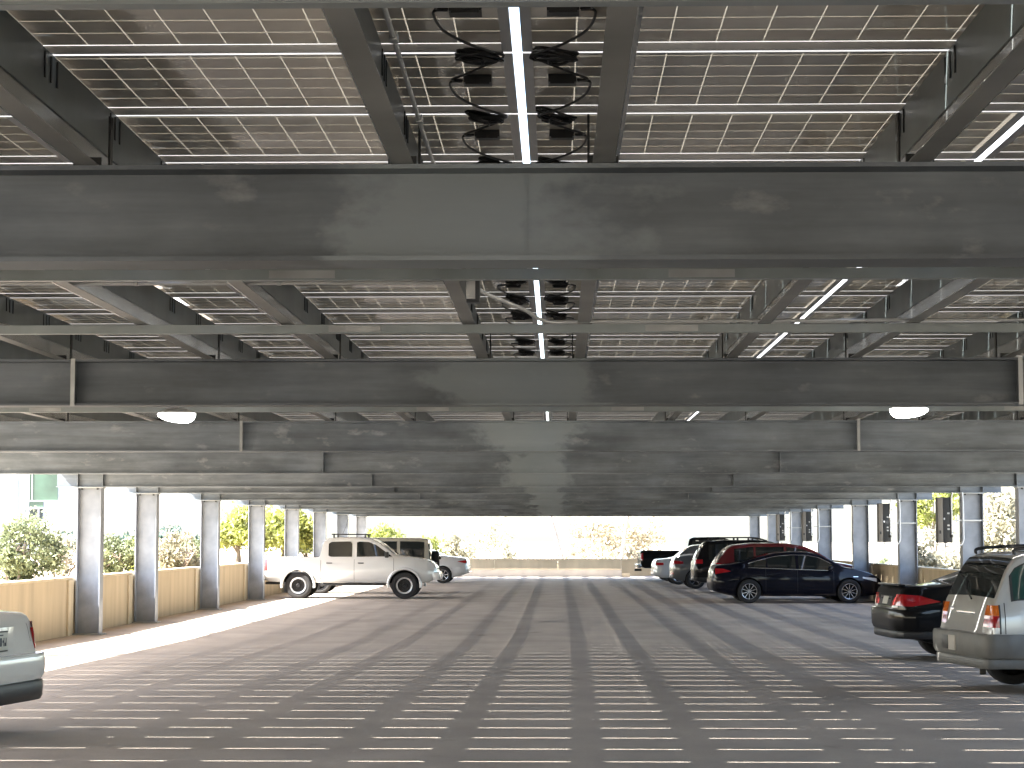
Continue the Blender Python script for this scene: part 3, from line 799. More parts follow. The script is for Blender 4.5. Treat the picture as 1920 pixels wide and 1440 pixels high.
c.rear_patch('licence_plate', 'plate', (-.17, .17), .72, .86, .012); c.wrap('rear_bumper', 'navy', .62, .40, .70, .03)
c.box('exhaust', 'chrome', -.02, .12, -.62, -.5, .30, .36, .01)
tag(c.root, cat='car', group='cars on the right side')

# red crossover behind it
YN = 59.4; W = 1.86
c = Car('crossover', 'dark red crossover mostly hidden behind the navy sedan', 'red_paint', 4.75, W,
        [(0, .60), (.03, .98), (.10, 1.10), (.18, 1.22), (.42, 1.52), (.60, 1.62), (1.2, 1.68), (2.2, 1.68), (2.7, 1.60), (3.05, 1.45), (3.6, 1.12), (3.9, 1.08), (4.4, .98), (4.65, .82), (4.75, .6)],
        [(0, .95), (.5, 1.08), (3.4, 1.0), (3.8, .95), (4.75, .6)], [(0, .42), (.3, .32), (.6, .26), (4.2, .26), (4.75, .34)],
        scale_plan(PLAN_S, 4.75), .32, .06, .48, (.95, 3.65), .36, .24, ('five', 'rim'), loc=(4.61, YN + W / 2, 0), rz=R(1.0), clad_mat='trim')
c.windows([(.62, 1.2), (1.26, 2.1), (2.18, 3.3)]); c.top_patch('windscreen', 'glass', 2.75, 3.58); c.top_patch('rear_window', 'glass', .18, .46)
for sy in (-1, 1):
    c.side_patch('tail_lamp', 'red', (.08, .50), [(.08, .98), (.5, 1.02)], [(.08, 1.10), (.5, 1.06)], sy); c.rear_patch('tail_lamp', 'red', (sy * .4, sy * .78), .98, 1.09)
c.door_lines([1.2, 2.14]); c.mirrors(3.1, 1.08)
tag(c.root, group='cars on the right side')

# black SUV with roof rack
YN = 67.0; W = 1.84
c = Car('suv', 'black SUV with roof rails behind the red crossover', 'black', 4.72, W,
        [(0, .62), (.03, 1.02), (.08, 1.10), (.30, 1.55), (.46, 1.70), (1.0, 1.76), (2.3, 1.76), (2.7, 1.70), (3.4, 1.18), (3.8, 1.10), (4.4, 1.0), (4.62, .84), (4.72, .62)],
        [(0, .98), (.5, 1.08), (3.4, 1.02), (3.8, .98), (4.72, .6)], [(0, .42), (.3, .34), (4.2, .30), (4.72, .38)],
        scale_plan(PLAN_S, 4.72), .26, .06, .52, (.95, 3.62), .36, .24, ('five', 'rim'), loc=(4.54, YN + W / 2, 0), rz=R(1.5), clad_mat='trim')
c.windows([(.5, 1.15), (1.22, 2.1), (2.18, 3.2)]); c.top_patch('windscreen', 'glass', 2.75, 3.35); c.top_patch('rear_window', 'glass', .12, .40)
for sy in (-1, 1):
    c.rear_patch('tail_lamp', 'red', (sy * .55, sy * .80), .96, 1.14); c.side_patch('tail_lamp', 'red', (.06, .3), lambda x: .98, lambda x: 1.12, sy)
    rail = MB().tube(spline([(.6, sy * .56, 1.74), (.72, sy * .56, 1.83), (1.4, sy * .56, 1.85), (2.1, sy * .56, 1.84), (2.5, sy * .56, 1.74)]), .022, 8)
    for x in (1.05, 1.5, 2.0): rail.box(x - .03, x + .03, sy * .56 - .015, sy * .56 + .015, 1.74, 1.84)
    rail.build('roof_rail', M['trim'], c.root, 50)
c.rear_patch('licence_plate', 'plate', (-.17, .17), .80, .94, .012); c.mirrors(3.05, 1.1)
MB().tube([(.10, -.5, 1.15), (.22, -.45, 1.42), (.27, -.43, 1.52)], .016, 6).build('wiper', M['chrome'], c.root)
c.box('spoiler', 'trim', .2, .62, -.58, .58, 1.72, 1.77, .012)
tag(c.root, group='cars on the right side')

# grey hatchback
YN = 72.6; W = 1.80
c = Car('hatchback', 'dark grey hatchback with red tail lamps beyond the black SUV', 'grey', 4.5, W,
        [(0, .60), (.03, .95), (.10, 1.08), (.55, 1.46), (.8, 1.56), (1.3, 1.60), (2.2, 1.60), (2.7, 1.50), (3.4, 1.08), (4.1, .96), (4.4, .80), (4.5, .6)],
        [(0, .92), (.5, 1.02), (3.3, .96), (4.5, .6)], [(0, .38), (.3, .3), (4.2, .26), (4.5, .3)],
        scale_plan(PLAN_S, 4.5), .3, .06, None, (.85, 3.5), .34, .22, ('five', 'rim'), loc=((1258 - VPX) * YN / FPX, YN + W / 2, 0), rz=R(1.5))
c.windows([(.9, 1.6), (1.68, 2.3), (2.38, 3.2)]); c.top_patch('windscreen', 'glass', 2.75, 3.35); c.top_patch('rear_window', 'glass', .16, .62)
for sy in (-1, 1):
    c.rear_patch('tail_lamp', 'red', (sy * .45, sy * .78), .86, 1.04); c.side_patch('tail_lamp', 'red', (.06, .4), lambda x: .90, lambda x: 1.03 - .1 * x, sy)
c.rear_patch('licence_plate', 'plate', (-.17, .17), .66, .80, .012); c.rear_patch('reflector', 'red', (-.75, -.5), .52, .58)
tag(c.root, group='cars on the right side')

# pale silver sedan beyond
YN = 79.2; W = 1.76
c = Car('sedan', 'light silver sedan tail low beside the black pickup', 'silver2', 4.6, W,
        [(0, .58), (.02, .86), (.10, .98), (.6, 1.02), (.95, 1.10), (1.6, 1.38), (2.1, 1.44), (2.6, 1.40), (3.4, .98), (4.2, .84), (4.5, .7), (4.6, .55)],
        [(0, .82), (.6, .92), (3.3, .88), (4.6, .6)], [(0, .36), (.3, .26), (4.2, .22), (4.6, .28)],
        scale_plan(PLAN_S, 4.6), .34, .055, None, (.95, 3.62), .32, .21, ('seven', 'rim'), loc=((1224 - VPX) * YN / FPX, YN + W / 2, 0), rz=R(3))
c.windows([(1.05, 1.6), (1.66, 2.3), (2.36, 3.2)]); c.top_patch('rear_window', 'glass', .95, 1.55); c.top_patch('windscreen', 'glass', 2.7, 3.3)
for sy in (-1, 1):
    c.rear_patch('tail_lamp', 'clear', (sy * .42, sy * .72), .74, .86); c.side_patch('tail_lamp', 'red', (.06, .36), lambda x: .76, lambda x: .86, sy)
c.rear_patch('licence_plate', 'plate', (-.17, .17), .62, .76, .012); c.wrap('rear_bumper', 'silver2', .6, .36, .58, .03)
tag(c.root, group='cars on the right side')

# black pickup at the far right
def bedcut(x0, x1, w, z0): return MB().box(x0, x1, -w, w, z0, 3)
YN = 85.0; W = 1.95
c = Car('pickup_truck', 'black pickup truck tail at the far end of the right row', 'black', 5.7, W,
        [(0, 1.24), (.03, 1.30), (1.95, 1.30), (2.0, 1.32), (2.06, 1.78), (2.3, 1.86), (3.4, 1.88), (3.75, 1.78), (4.3, 1.28), (4.6, 1.20), (5.5, 1.12), (5.7, .9)],
        [(0, 1.05), (2, 1.14), (4.2, 1.14), (5.7, .8)], [(0, .62), (.2, .55), (5.3, .5), (5.7, .55)],
        [(0, .93), (.06, 1), (5.2, 1), (5.6, .92), (5.7, .8)], .22, .05, None, (1.2, 4.6), .38, .25, ('five', 'rim'), smooth=.018, loc=((1199 - VPX) * YN / FPX, YN + W / 2, 0), rz=R(2), cut=bedcut(.08, 1.9, .80, .85))
c.windows([(2.2, 3.0), (3.08, 4.0)]); c.top_patch('windscreen', 'glass', 3.7, 4.25)
for sy in (-1, 1):
    c.rear_patch('tail_lamp', 'red', (sy * .80, sy * .93), .90, 1.18, .014); c.side_patch('tail_lamp', 'red', (.02, .10), lambda x: .9, lambda x: 1.18, sy)
c.box('rear_bumper', 'chrome', -.16, .02, -.9, .9, .55, .72, .02); c.box('tow_hitch', 'trim', -.2, .1, -.08, .08, .42, .52, .01)
tag(c.root, group='cars on the right side')

# black sedan, right foreground
YN = 29.0; W = 1.84
c = Car('sedan', 'black sedan with red tail lamps and spoiler beside the silver wagon', 'black', 4.73, W,
        [(0, .66), (.02, .90), (.07, 1.02), (.11, 1.075), (.20, 1.085), (.55, 1.075), (.85, 1.10), (1.25, 1.25), (1.7, 1.39), (2.2, 1.44), (2.65, 1.42), (3.0, 1.34), (3.65, 1.0), (4.3, .86), (4.6, .72), (4.73, .55)],
        [(0, .92), (.6, .98), (1.0, .98), (3.4, .90), (4.73, .6)], [(0, .40), (.2, .34), (.45, .26), (.8, .2), (4.2, .19), (4.73, .26)],
        scale_plan(PLAN_S, 4.73), .36, .05, None, (1.02, 3.73), .33, .225, ('five', 'rim'), loc=((1652 - VPX) * (YN + .9) / FPX, YN + W / 2, zf(29)), rz=R(4))
c.windows([(1.15, 1.6), (1.64, 2.4), (2.48, 3.35)], chrome='trim'); c.top_patch('windscreen', 'glass', 2.85, 3.6); c.top_patch('rear_window', 'glass', .92, 1.6)
c.door_lines([1.6, 2.44]); c.handles([1.7, 2.7], .82)
for sy in (-1, 1):
    c.side_patch('tail_lamp', 'red', (.05, .62), [(.05, .80), (.2, .79), (.62, .86)], [(.05, .965), (.3, .95), (.62, .86)], sy, .008, 20)
    c.rear_patch('tail_lamp', 'redglow', (sy * .42, sy * .76), .80, .96, .008, 8); c.rear_patch('reverse_lamp', 'clear', (sy * .45, sy * .72), .765, .795, .009)
    c.rear_patch('exhaust', 'rim_dark', (sy * .5, sy * .62), .40, .47, .02)
c.rear_patch('number_plate_panel', 'trim', (-.36, .36), .80, .93, .010); c.rear_patch('licence_plate', 'plate', (-.16, .16), .81, .92, .016)
c.wrap('rear_bumper', 'black', .60, .44, .745, .06); c.wrap('bumper_valance', 'trim', .55, .32, .435, .03)
c.box('spoiler', 'black', .06, .16, -.66, .66, 1.078, 1.105, .012)
tag(c.root, group='cars on the right side')

# silver wagon, right foreground
YN = 22.2; W = 1.735
c = Car('wagon', 'silver wagon with grey bumper cladding at the right edge', 'silver', 4.45, W,
        [(0, .66), (.055, .665), (.075, .90), (.10, 1.0), (.125, 1.04), (.27, 1.36), (.37, 1.50), (.52, 1.56), (1.2, 1.585), (2.3, 1.585), (2.62, 1.53), (3.2, 1.06), (3.6, .98), (4.2, .88), (4.38, .74), (4.45, .55)],
        [(0, .96), (.4, 1.02), (3.1, .98), (4.45, .6)], [(0, .36), (.2, .31), (.5, .26), (4.1, .24), (4.45, .3)],
        [(0, .86), (.03, .93), (.09, .965), (.4, .985), (.8, 1), (3.3, 1), (4.0, .95), (4.3, .86), (4.45, .7)], .20, .055, .665, (.90, 3.43), .33, .21, ('five', 'rim'), smooth=.02, loc=(4.60, 23.05, zf(22.6)), rz=R(8.5), glassm='glass_g')
c.windows([(.33, 1.16), (1.24, 2.05), (2.13, 3.0)], .035, .055); c.top_patch('windscreen', 'glass', 2.66, 3.15)
c.top_patch('rear_window', 'glass', .132, .38, .05)
c.door_lines([.22, 1.20, 2.09], .67); c.handles([1.34, 2.25], .90)
for sy in (-1, 1):
    for (nm, a, b_, mt) in (('brake_lamp', .74, .87, 'red'), ('turn_lamp', .872, .985, 'amber'), ('reverse_lamp', .675, .738, 'clear')):
        c.side_patch(nm, mt, (.075, .15), lambda x, a=a: a, lambda x, b_=b_: b_, sy, .012, 10)
        c.rear_patch(nm, mt, (sy * .60, sy * .82), a, b_, .012, 8)
    c.side_patch('lamp_surround', 'trim', (.15, .17), lambda x: .67, lambda x: .99, sy, .010, 3)
    c.side_patch('window_surround', 'trim', (.30, 1.19), lambda x: c.beltz(x) + .02, lambda x: c.topz(x) - .055 - .04, sy, .004, 14)
    rail = MB().tube(spline([(.42, sy * .60, 1.545), (.50, sy * .60, 1.61), (1.2, sy * .60, 1.64), (2.2, sy * .60, 1.63), (2.5, sy * .60, 1.56)]), .02, 8)
    rail.build('roof_rail', M['trim'], c.root, 50)
    c.side_patch('mud_flap', 'clad', (.50, .58), lambda x: .12, lambda x: .34, sy, -.03, 3)
for x in (.75, 1.9): MB().tube([(x, -.60, 1.625), (x, .60, 1.625)], .015, 8).build('rack_bar', M['trim'], c.root, 50)
c.wrap('rear_bumper', 'clad', .50, .40, .668, .065); c.wrap('bumper_valance', 'clad', .50, .28, .395, .03)
c.box('licence_recess', 'trim', -.074, -.055, .22, .42, .46, .61, .004); c.box('step_pad', 'grey_conc', -.076, -.055, -.02, .20, .45, .62, .01)
c.rear_patch('tailgate_handle', 'chrome', (-.3, .3), .87, .895, .016); c.rear_patch('badge', 'chrome', (.42, .54), .9, .93, .008)
MB().tube([(.105, -.1, 1.04), (.16, .2, 1.13), (.20, .3, 1.24)], .010, 6).build('wiper', M['trim'], c.root)
tag(c.root, group='cars on the right side')

# white sedan, left edge
W = 1.76
c = Car('sedan', 'white sedan tail with licence plate at the left edge', 'white', 4.55, W,
        [(0, .66), (.06, .67), (.09, .90), (.13, .99), (.18, 1.03), (.6, 1.06), (.9, 1.13), (1.6, 1.42), (2.1, 1.47), (2.6, 1.43), (3.4, 1.02), (4.2, .88), (4.45, .74), (4.55, .56)],
        [(0, .94), (.6, 1.0), (3.3, .93), (4.55, .6)], [(0, .44), (.2, .36), (.45, .26), (.8, .2), (4.2, .2), (4.55, .26)],
        [(0, .72), (.03, .86), (.10, .93), (.4, .98), (.8, 1), (3.5, 1), (4.2, .94), (4.45, .84), (4.55, .62)], .33, .05, None, (.98, 3.6), .32, .21, ('seven', 'rim'), smooth=.022, loc=(-4.65, 16.75, zf(16.5)), rz=R(180 - 10.5))
c.windows([(1.15, 1.6), (1.66, 2.3), (2.38, 3.2)]); c.top_patch('rear_window', 'glass', .95, 1.55); c.top_patch('windscreen', 'glass', 2.75, 3.35)
for sy in (-1, 1):
    c.side_patch('tail_lamp', 'red', (.09, .45), lambda x: .76, lambda x: .96 - .25 * (x - .09), sy); c.rear_patch('tail_lamp', 'red', (sy * .70, sy * .78), .72, .90, .01)
pn = c.box('number_plate_panel', 'white', .055, .075, -.30, .30, .70, .93, .006)
c.box('licence_plate', 'plate', .035, .05, -.155, .155, .735, .885, .004)
c.box('plate_frame', 'trim', .042, .053, -.168, .168, .722, .898, .004)
for q, (y0, w_) in enumerate(((-.12, .03), (-.08, .03), (-.035, .03), (.01, .03), (.055, .03), (.095, .03))):
    c.box('plate_character', 'ink', .033, .036, y0, y0 + w_ * .35, .77, .84, .0005); c.box('plate_character', 'ink', .033, .036, y0 + w_ * .5, y0 + w_, .77 + .03 * (q % 2), .80 + .04 * (q % 3) * .5, .0005)
c.box('plate_character', 'ink', .033, .036, -.06, .06, .858, .868, .0005)
c.wrap('rear_bumper', 'white', .6, .46, .69, .06); c.wrap('bumper_valance', 'trim', .55, .28, .455, .045)
c.box('badge', 'chrome', .068, .08, -.05, .05, .945, .98, .01); c.rear_patch('lid_gap', 'trim', (-.66, .66), .694, .700, .010, 12, 2)
for sy in (-1, 1): c.rear_patch('lid_gap', 'trim', (sy * .655, sy * .662), .70, .98, .006, 2, 8)
tag(c.root, group='cars on the left side')

# silver pickup on the left
YN = 60.6; W = 1.90
TOPP = [(0, 1.18), (.03, 1.25), (.06, 1.26), (1.70, 1.26), (1.735, 1.28), (1.80, 1.70), (1.90, 1.80), (2.1, 1.845), (2.9, 1.865), (3.25, 1.82), (3.55, 1.68), (4.02, 1.33), (4.2, 1.29), (4.7, 1.24), (5.1, 1.12), (5.25, .96), (5.3, .8)]
c = Car('pickup_truck', 'silver-white double cab pickup with black-centred wheels on the left', 'pickup', 5.3, W, TOPP,
        [(0, 1.14), (1.7, 1.15), (4.0, 1.20), (5.3, .9)], [(0, .62), (.15, .52), (.4, .50), (4.6, .46), (5.05, .50), (5.3, .62)],
        [(0, .90), (.05, .97), (.3, .99), (.8, 1), (4.6, 1), (5.0, .94), (5.2, .84), (5.3, .66)], .26, .05, None, (1.08, 4.31), .40, .27, ('ring', 'rim'), smooth=.018, loc=((493 - VPX) * YN / FPX, YN + W / 2, 0), arch=.075, cut=bedcut(.07, 1.67, .80, .80))
lo = lambda x: 1.27
for sy in (-1, 1):
    c.side_patch('side_window', 'glass', (1.99, 2.71), [(1.99, 1.31), (2.05, 1.27), (2.71, 1.27)], [(1.99, 1.66), (2.06, 1.72), (2.6, 1.735), (2.68, 1.72), (2.71, 1.66)], sy, .007)
    c.side_patch('side_window', 'glass', (2.85, 3.93), [(2.85, 1.27), (3.93, 1.28)], [(2.85, 1.70), (2.9, 1.73), (3.2, 1.72), (3.45, 1.62), (3.7, 1.44), (3.93, 1.285)], sy, .007)
    for wx in (1.08, 4.31):                        # flared arches
        m = MB()
        pts = [(wx + .50 * math.cos(a), sy * (c.hw(wx, .8) + .012), .41 + .50 * math.sin(a)) for a in np.linspace(-.15, math.pi + .15, 22)]
        m.tube(pts, .042, 8).build('fender_flare', c.paint, c.root, 60)
    c.side_patch('tail_lamp', 'redglow', (.02, .14), lambda x: .86, lambda x: 1.20, sy); c.rear_patch('tail_lamp', 'red', (sy * .78, sy * .90), .86, 1.18, .012)
    c.side_patch('headlamp', 'clear', (4.98, 5.2), lambda x: .92, lambda x: 1.08, sy); c.rear_patch('headlamp', 'clear', (sy * .45, sy * .78), .92, 1.06, .014, front=True)
    MB().box(3.72, 3.84, *sorted((sy * .97, sy * 1.14)), 1.24, 1.42).build('mirror', M['trim'], c.root, bevel=.03)
    for x0, x1 in ((1.72, 3.9), ): c.box('rocker_step', 'trim', 1.75, 3.75, *sorted((sy * .84, sy * .93)), .40, .455, .012)
c.top_patch('windscreen', 'glass', 3.33, 3.98, .07)
c.door_lines([1.76, 2.78, 3.98], .52); c.handles([2.02, 2.98], 1.08, M['trim'])
c.rear_patch('grille', 'trim', (-.4, .4), .86, 1.04, .014, front=True); c.box('front_bumper', 'pickup', 5.15, 5.36, -.84, .84, .56, .80, .05)
c.box('fog_lamp', 'clear', 5.33, 5.37, -.72, -.55, .63, .73, .02); c.box('fog_lamp', 'clear', 5.33, 5.37, .55, .72, .63, .73, .02)
c.box('rear_bumper', 'chrome', -.12, .04, -.88, .88, .55, .72, .02); c.box('hitch', 'trim', .0, .5, -.4, .4, .42, .5, .02)
for sy in (-1, 1): MB().tube([(2.05, sy * .55, 1.95), (3.15, sy * .55, 1.945)], .018, 8).build('rack_rail', M['trim'], c.root, 60)
for x in (2.1, 2.45, 2.8, 3.1): MB().tube([(x, -.58, 1.955), (x, .58, 1.955)], .016, 8).build('rack_bar', M['trim'], c.root, 60)
for x in (2.12, 3.08):
    for sy in (-1, 1): c.box('rack_foot', 'trim', x - .025, x + .025, sy * .55 - .02, sy * .55 + .02, 1.83, 1.94, .006)
c.box('front_axle', 'trim', 4.2, 4.4, -.7, .7, .30, .44, .02); c.box('rear_axle', 'trim', 1.0, 1.16, -.7, .7, .34, .46, .02)
MB().tube([(2.35, -.2, 1.96), (2.45, -.2, 2.2), (2.52, -.2, 2.42)], .006, 5).build('aerial', M['trim'], c.root)
tag(c.root, group='cars on the left side')

# tan off-roader behind the pickup
YN = 66.0; W = 1.86
c = Car('off_roader', 'boxy khaki off-roader with hard top behind the silver pickup', 'jeep', 4.4, W,
        [(0, 1.06), (.03, 1.10), (.05, 1.72), (.12, 1.80), (.4, 1.83), (2.45, 1.84), (2.62, 1.78), (2.98, 1.22), (3.1, 1.15), (4.1, 1.10), (4.25, 1.06), (4.3, .7), (4.4, .68)],
        [(0, 1.06), (3, 1.08), (4.2, 1.0), (4.4, .6)], [(0, .52), (4.2, .5), (4.4, .55)], [(0, .86), (.05, .9), (3.0, .9), (3.2, .78), (4.3, .74), (4.4, .7)],
        .10, .05, None, (.95, 3.65), .40, .26, ('seven', 'rim_dark'), smooth=.012, loc=((808 - VPX) * (YN + .5) / FPX, YN + W / 2, 0), rz=R(180), arch=.06)
c.windows([(.2, 1.0), (1.1, 1.75), (1.85, 2.55)], .06, .06); c.top_patch('windscreen', 'glass', 2.62, 2.98, .08)
for sy in (-1, 1):
    for wx in (.95, 3.65): MB().tube([(wx + .50 * math.cos(a), sy * .85, .42 + .48 * math.sin(a)) for a in np.linspace(.1, math.pi - .1, 14)], .06, 8).build('fender_flare', M['trim'], c.root, 60)
    MB().lathe([(0.001, 4.415), (.09, 4.41), (.10, 4.38), (.10, 4.30)], 'x', 18, (0, sy * .5, .92)).build('headlamp', M['clear'], c.root, 40)
    MB().box(2.66, 2.78, *sorted((sy * .90, sy * 1.06)), 1.24, 1.40).build('mirror', M['clear'], c.root, bevel=.03)
for y in (-.27, -.18, -.09, 0, .09, .18, .27): c.box('grille_slot', 'trim', 4.27, 4.315, y - .025, y + .025, .78, 1.02, .008)
c.box('front_bumper', 'trim', 4.36, 4.5, -.8, .8, .52, .68, .02)
sw = empty('spare_wheel', (-.13, .12, 1.02)); sw.parent = c.root
MB().lathe([(.22, -.1), (.24, -.12), (.36, -.12), (.39, -.08), (.39, .08), (.36, .12), (.24, .12), (.22, .1)], 'x', 32).build('tyre', M['rubber'], sw, 50)
MB().lathe([(.23, -.11), (.2, -.115), (.19, -.05), (.001, -.06)], 'x', 28).build('rim', M['rim_dark'], sw, 40)
c.box('tailgate_window', 'glass', .02, .046, -.62, .62, 1.22, 1.66, .006); c.box('rear_bumper', 'trim', -.12, .06, -.78, .78, .52, .66, .02)
for sy in (-1, 1): c.box('tail_lamp', 'red', -.03, .05, sy * .74 - .07, sy * .74 + .07, .84, 1.04, .012)
tag(c.root, group='cars on the left side')

# silver sedan further on the left, tail towards the lane
YN = 81.3; W = 1.78
c = Car('sedan', 'silver sedan tail beyond the off-roader on the left', 'silver2', 4.6, W,
        [(0, .60), (.02, .88), (.08, 1.02), (.5, 1.06), (.95, 1.10), (1.6, 1.38), (2.1, 1.45), (2.6, 1.41), (3.4, .98), (4.2, .84), (4.5, .7), (4.6, .55)],
        [(0, .86), (.6, .95), (3.3, .9), (4.6, .6)], [(0, .40), (.3, .3), (.6, .22), (4.2, .22), (4.6, .28)],
        scale_plan(PLAN_S, 4.6), .34, .055, None, (1.02, 3.65), .33, .22, ('seven', 'rim'), loc=(-3.62, YN + W / 2, 0), rz=R(178))
c.windows([(1.1, 1.6), (1.66, 2.3), (2.36, 3.2)]); c.top_patch('rear_window', 'glass', .95, 1.55); c.top_patch('windscreen', 'glass', 2.7, 3.3)
for sy in (-1, 1):
    c.rear_patch('tail_lamp', 'red', (sy * .42, sy * .72), .80, .92); c.side_patch('tail_lamp', 'red', (.06, .42), [(.06, .80), (.42, .87)], [(.06, .94), (.42, .88)], sy)
c.rear_patch('licence_plate', 'plate', (-.17, .17), .70, .84, .012); c.wrap('rear_bumper', 'silver2', .6, .40, .66, .04)
tag(c.root, group='cars on the left side')

# ------------------------------------------------------------------ plants, building, lamp post outside
def tree(name, label, base, h, trunk_h, crown, nclump, nleaf, ls, lm, bm='bark', spread=.33, lean=(0, 0), seed=0, cat='tree', group=None, stems=1, tr=.10):
    """crown = (rx, ry, rz) about base + (lean, trunk_h + rz)"""
    r = np.random.default_rng(seed); root = empty(name, base)
    cz = h - crown[2]; cc = np.array([lean[0], lean[1], cz])
    u = r.normal(size=(nclump, 3)); u /= np.linalg.norm(u, axis=1)[:, None]
    rad = r.uniform(.25, 1, nclump) ** .5
    cl = cc + u * rad[:, None] * np.array(crown)
    cl[:, 2] = np.maximum(cl[:, 2], trunk_h * .6)
    idx = r.integers(0, nclump, nleaf); size = r.uniform(.5, 1.2, nclump) * spread * max(.2, np.mean(crown) * .5)
    d = r.normal(size=(nleaf, 3)); P = cl[idx] + d * size[idx][:, None] * np.array([1, 1, .75])
    a = r.normal(size=(nleaf, 3)); a /= np.linalg.norm(a, axis=1)[:, None]
    b = np.cross(a, r.normal(size=(nleaf, 3))); b /= np.linalg.norm(b, axis=1)[:, None]
    s = ls * r.uniform(.6, 1.35, nleaf)[:, None]
    A = a * s; B = b * s * .42
    V = np.stack([P - A, P - B * 1 + A * .1, P + A, P + B + A * .1], 1).reshape(-1, 3)
    V[:, 2] = np.maximum(V[:, 2], .02)
    me = bpy.data.meshes.new('crown'); me.vertices.add(len(V)); me.vertices.foreach_set('co', V.ravel())
    me.loops.add(nleaf * 4); me.polygons.add(nleaf)
    me.loops.foreach_set('vertex_index', np.arange(nleaf * 4)); me.polygons.foreach_set('loop_start', np.arange(nleaf) * 4)
    me.update(calc_edges=True); me.materials.append(M[lm]); link('crown', me, root)
    t = MB()
    for q in range(stems):
        off = np.array([r.uniform(-.12, .12), r.uniform(-.12, .12), 0]) * (stems > 1)
        top = np.array([lean[0], lean[1], cz + crown[2] * .2]) + off * 6
        pts = [off + (top - off) * k / 5 + np.array([r.uniform(-.05, .05), r.uniform(-.05, .05), 0]) * h * .12 * (0 < k < 5) for k in range(6)]
        pts[0][2] = -.3
        t.tube(pts, [tr * (1 - .15 * k) for k in range(6)], 7)
        for e in r.choice(nclump, min(nclump, 7), replace=False):
            st = pts[int(r.integers(2, 5))]; en = cl[e]
            mid = (st + en) / 2 + np.array([0, 0, .06 * h])
            t.tube([st, mid, en], [tr * .45, tr * .3, tr * .1], 5)
    t.build('trunk', M[bm], root, 60)
    return tag(root, label, cat, group)
# left bank: shrubs close behind the parapet
zg = .93
def shrub(px, Y, top_py, wpx, lab, lm, seed, n=5200, ls=.055, X=None):
    p = at(px, 1000, Y); h = CAMZ + (VPY - top_py) * Y / FPX - zg; rx = wpx * Y / FPX / 2
    return tree('shrub', lab, (p.x, Y, zg), h, .1, (rx, max(.6, rx), h * .52), 34, n, ls, lm, 'bark2', .42, seed=seed, cat='shrub', group='shrubs on the left bank', stems=4, tr=.035)
shrub(30, 42.5, 966, 150, 'large pale green shrub left of the first left column', 'leaf', 1, 9000, .052)
shrub(-60, 45.5, 962, 130, 'pale green shrub cut off by the left picture edge', 'leaf', 11, 5000, .055)
shrub(113, 46.5, 1000, 70, 'thin twiggy shrub touching the first left column', 'leaf_p', 2, 1500, .05)
shrub(215, 46.0, 1004, 95, 'bright shrub between the first and second left columns', 'leaf', 3, 3600, .055)
shrub(262, 50.0, 1012, 60, 'leaning shrub just left of the second left column', 'leaf_y', 4, 1500, .055)
shrub(335, 52.0, 998, 100, 'pale shrub between the second and third left columns', 'leaf_p', 5, 3600, .06)
shrub(360, 56.0, 1014, 70, 'green shrub left of the third left column', 'leaf', 6, 2600, .06)
for i, (px, Y, tp, w, lab) in enumerate(((125, 95, 985, 60, 'dark green far tree seen left of the first left column'), (215, 92, 985, 70, 'dark blue-green far tree between the first two left columns'),
                                        (250, 105, 982, 60, 'dark far tree just left of the second left column'), (318, 100, 984, 60, 'dark far tree just right of the second left column'),
                                        (365, 98, 996, 70, 'low dark far tree left of the third left column'))):
    p = at(px, 1000, Y); h = CAMZ + (VPY - tp) * Y / FPX + 4
    tree('far_tree', lab, (p.x, Y, -4), h, 2.5, (w * Y / FPX / 2 * 1.2, 1.2, 2.0), 30, 2600, .16, 'leaf_d', 'bark', .35, seed=20 + i, group='dark trees beyond the left bank')
def bigtree(px, Y, top_py, wpx, lab, lm, seed, n=6000, ls=.12, base=-4, ch=None, bm='bark', lean=(0, 0), nc=60, spread=.36, grp='trees around the deck'):
    p = at(px, 1000, Y); h = CAMZ + (VPY - top_py) * Y / FPX - base; rx = wpx * Y / FPX / 2
    return tree('tree', lab, (p.x, Y, base), h, 1.6, (rx, rx, ch or h * .40), nc, n, ls, lm, bm, spread, lean, seed, group=grp, tr=.12)
bigtree(447, 72, 945, 95, 'yellow-green tree between the third and fourth left columns', 'leaf_y', 31, 9000, .10, .93, 1.7)
bigtree(530, 80, 935, 120, 'tall yellow-green tree above the pickup bed', 'leaf_y', 32, 9000, .11, .93, 2.0)
bigtree(575, 92, 975, 60, 'green tree just right of the fifth left column', 'leaf', 33, 3500, .11, .5, 1.5)
bigtree(718, 120, 985, 75, 'rounded yellow-green tree behind the off-roader roof', 'leaf_y', 34, 5000, .14, -4, 2.2)
bigtree(805, 118, 1002, 45, 'small yellow-green tree above the silver sedan', 'leaf_y', 35, 2500, .13, -4, 1.6)
bigtree(855, 150, 990, 60, 'pale washed-out tree left of the lamp post', 'leaf_p', 36, 2600, .18, -4, 2.6)
bigtree(918, 150, 955, 110, 'tall pale open tree behind the lamp post', 'leaf_p', 37, 2600, .18, -4, 3.6, spread=.3)
bigtree(1110, 135, 962, 150, 'broad dry-leaved tree right of centre beyond the end wall', 'leaf_b', 38, 8000, .16, -4, 3.4, 'bark2')
bigtree(1200, 140, 955, 110, 'dry-leaved tree behind the black pickup', 'leaf_b', 39, 6000, .16, -4, 3.6, 'bark2')
bigtree(1330, 170, 1015, 100, 'faint pale tree above the red crossover', 'leaf_p', 40, 1500, .2, -4, 2)
bigtree(1655, 75, 1040, 34, 'small round bush above the right parapet', 'leaf', 41, 1500, .07, -4, .9)
bigtree(1750, 62, 1000, 110, 'leafy tree behind the inverter on the right', 'leaf_p', 42, 6000, .10, -4, 1.6)
bigtree(1868, 58, 915, 100, 'tall leafy tree between the first two right columns', 'leaf_p', 43, 9000, .09, -4, 2.6)
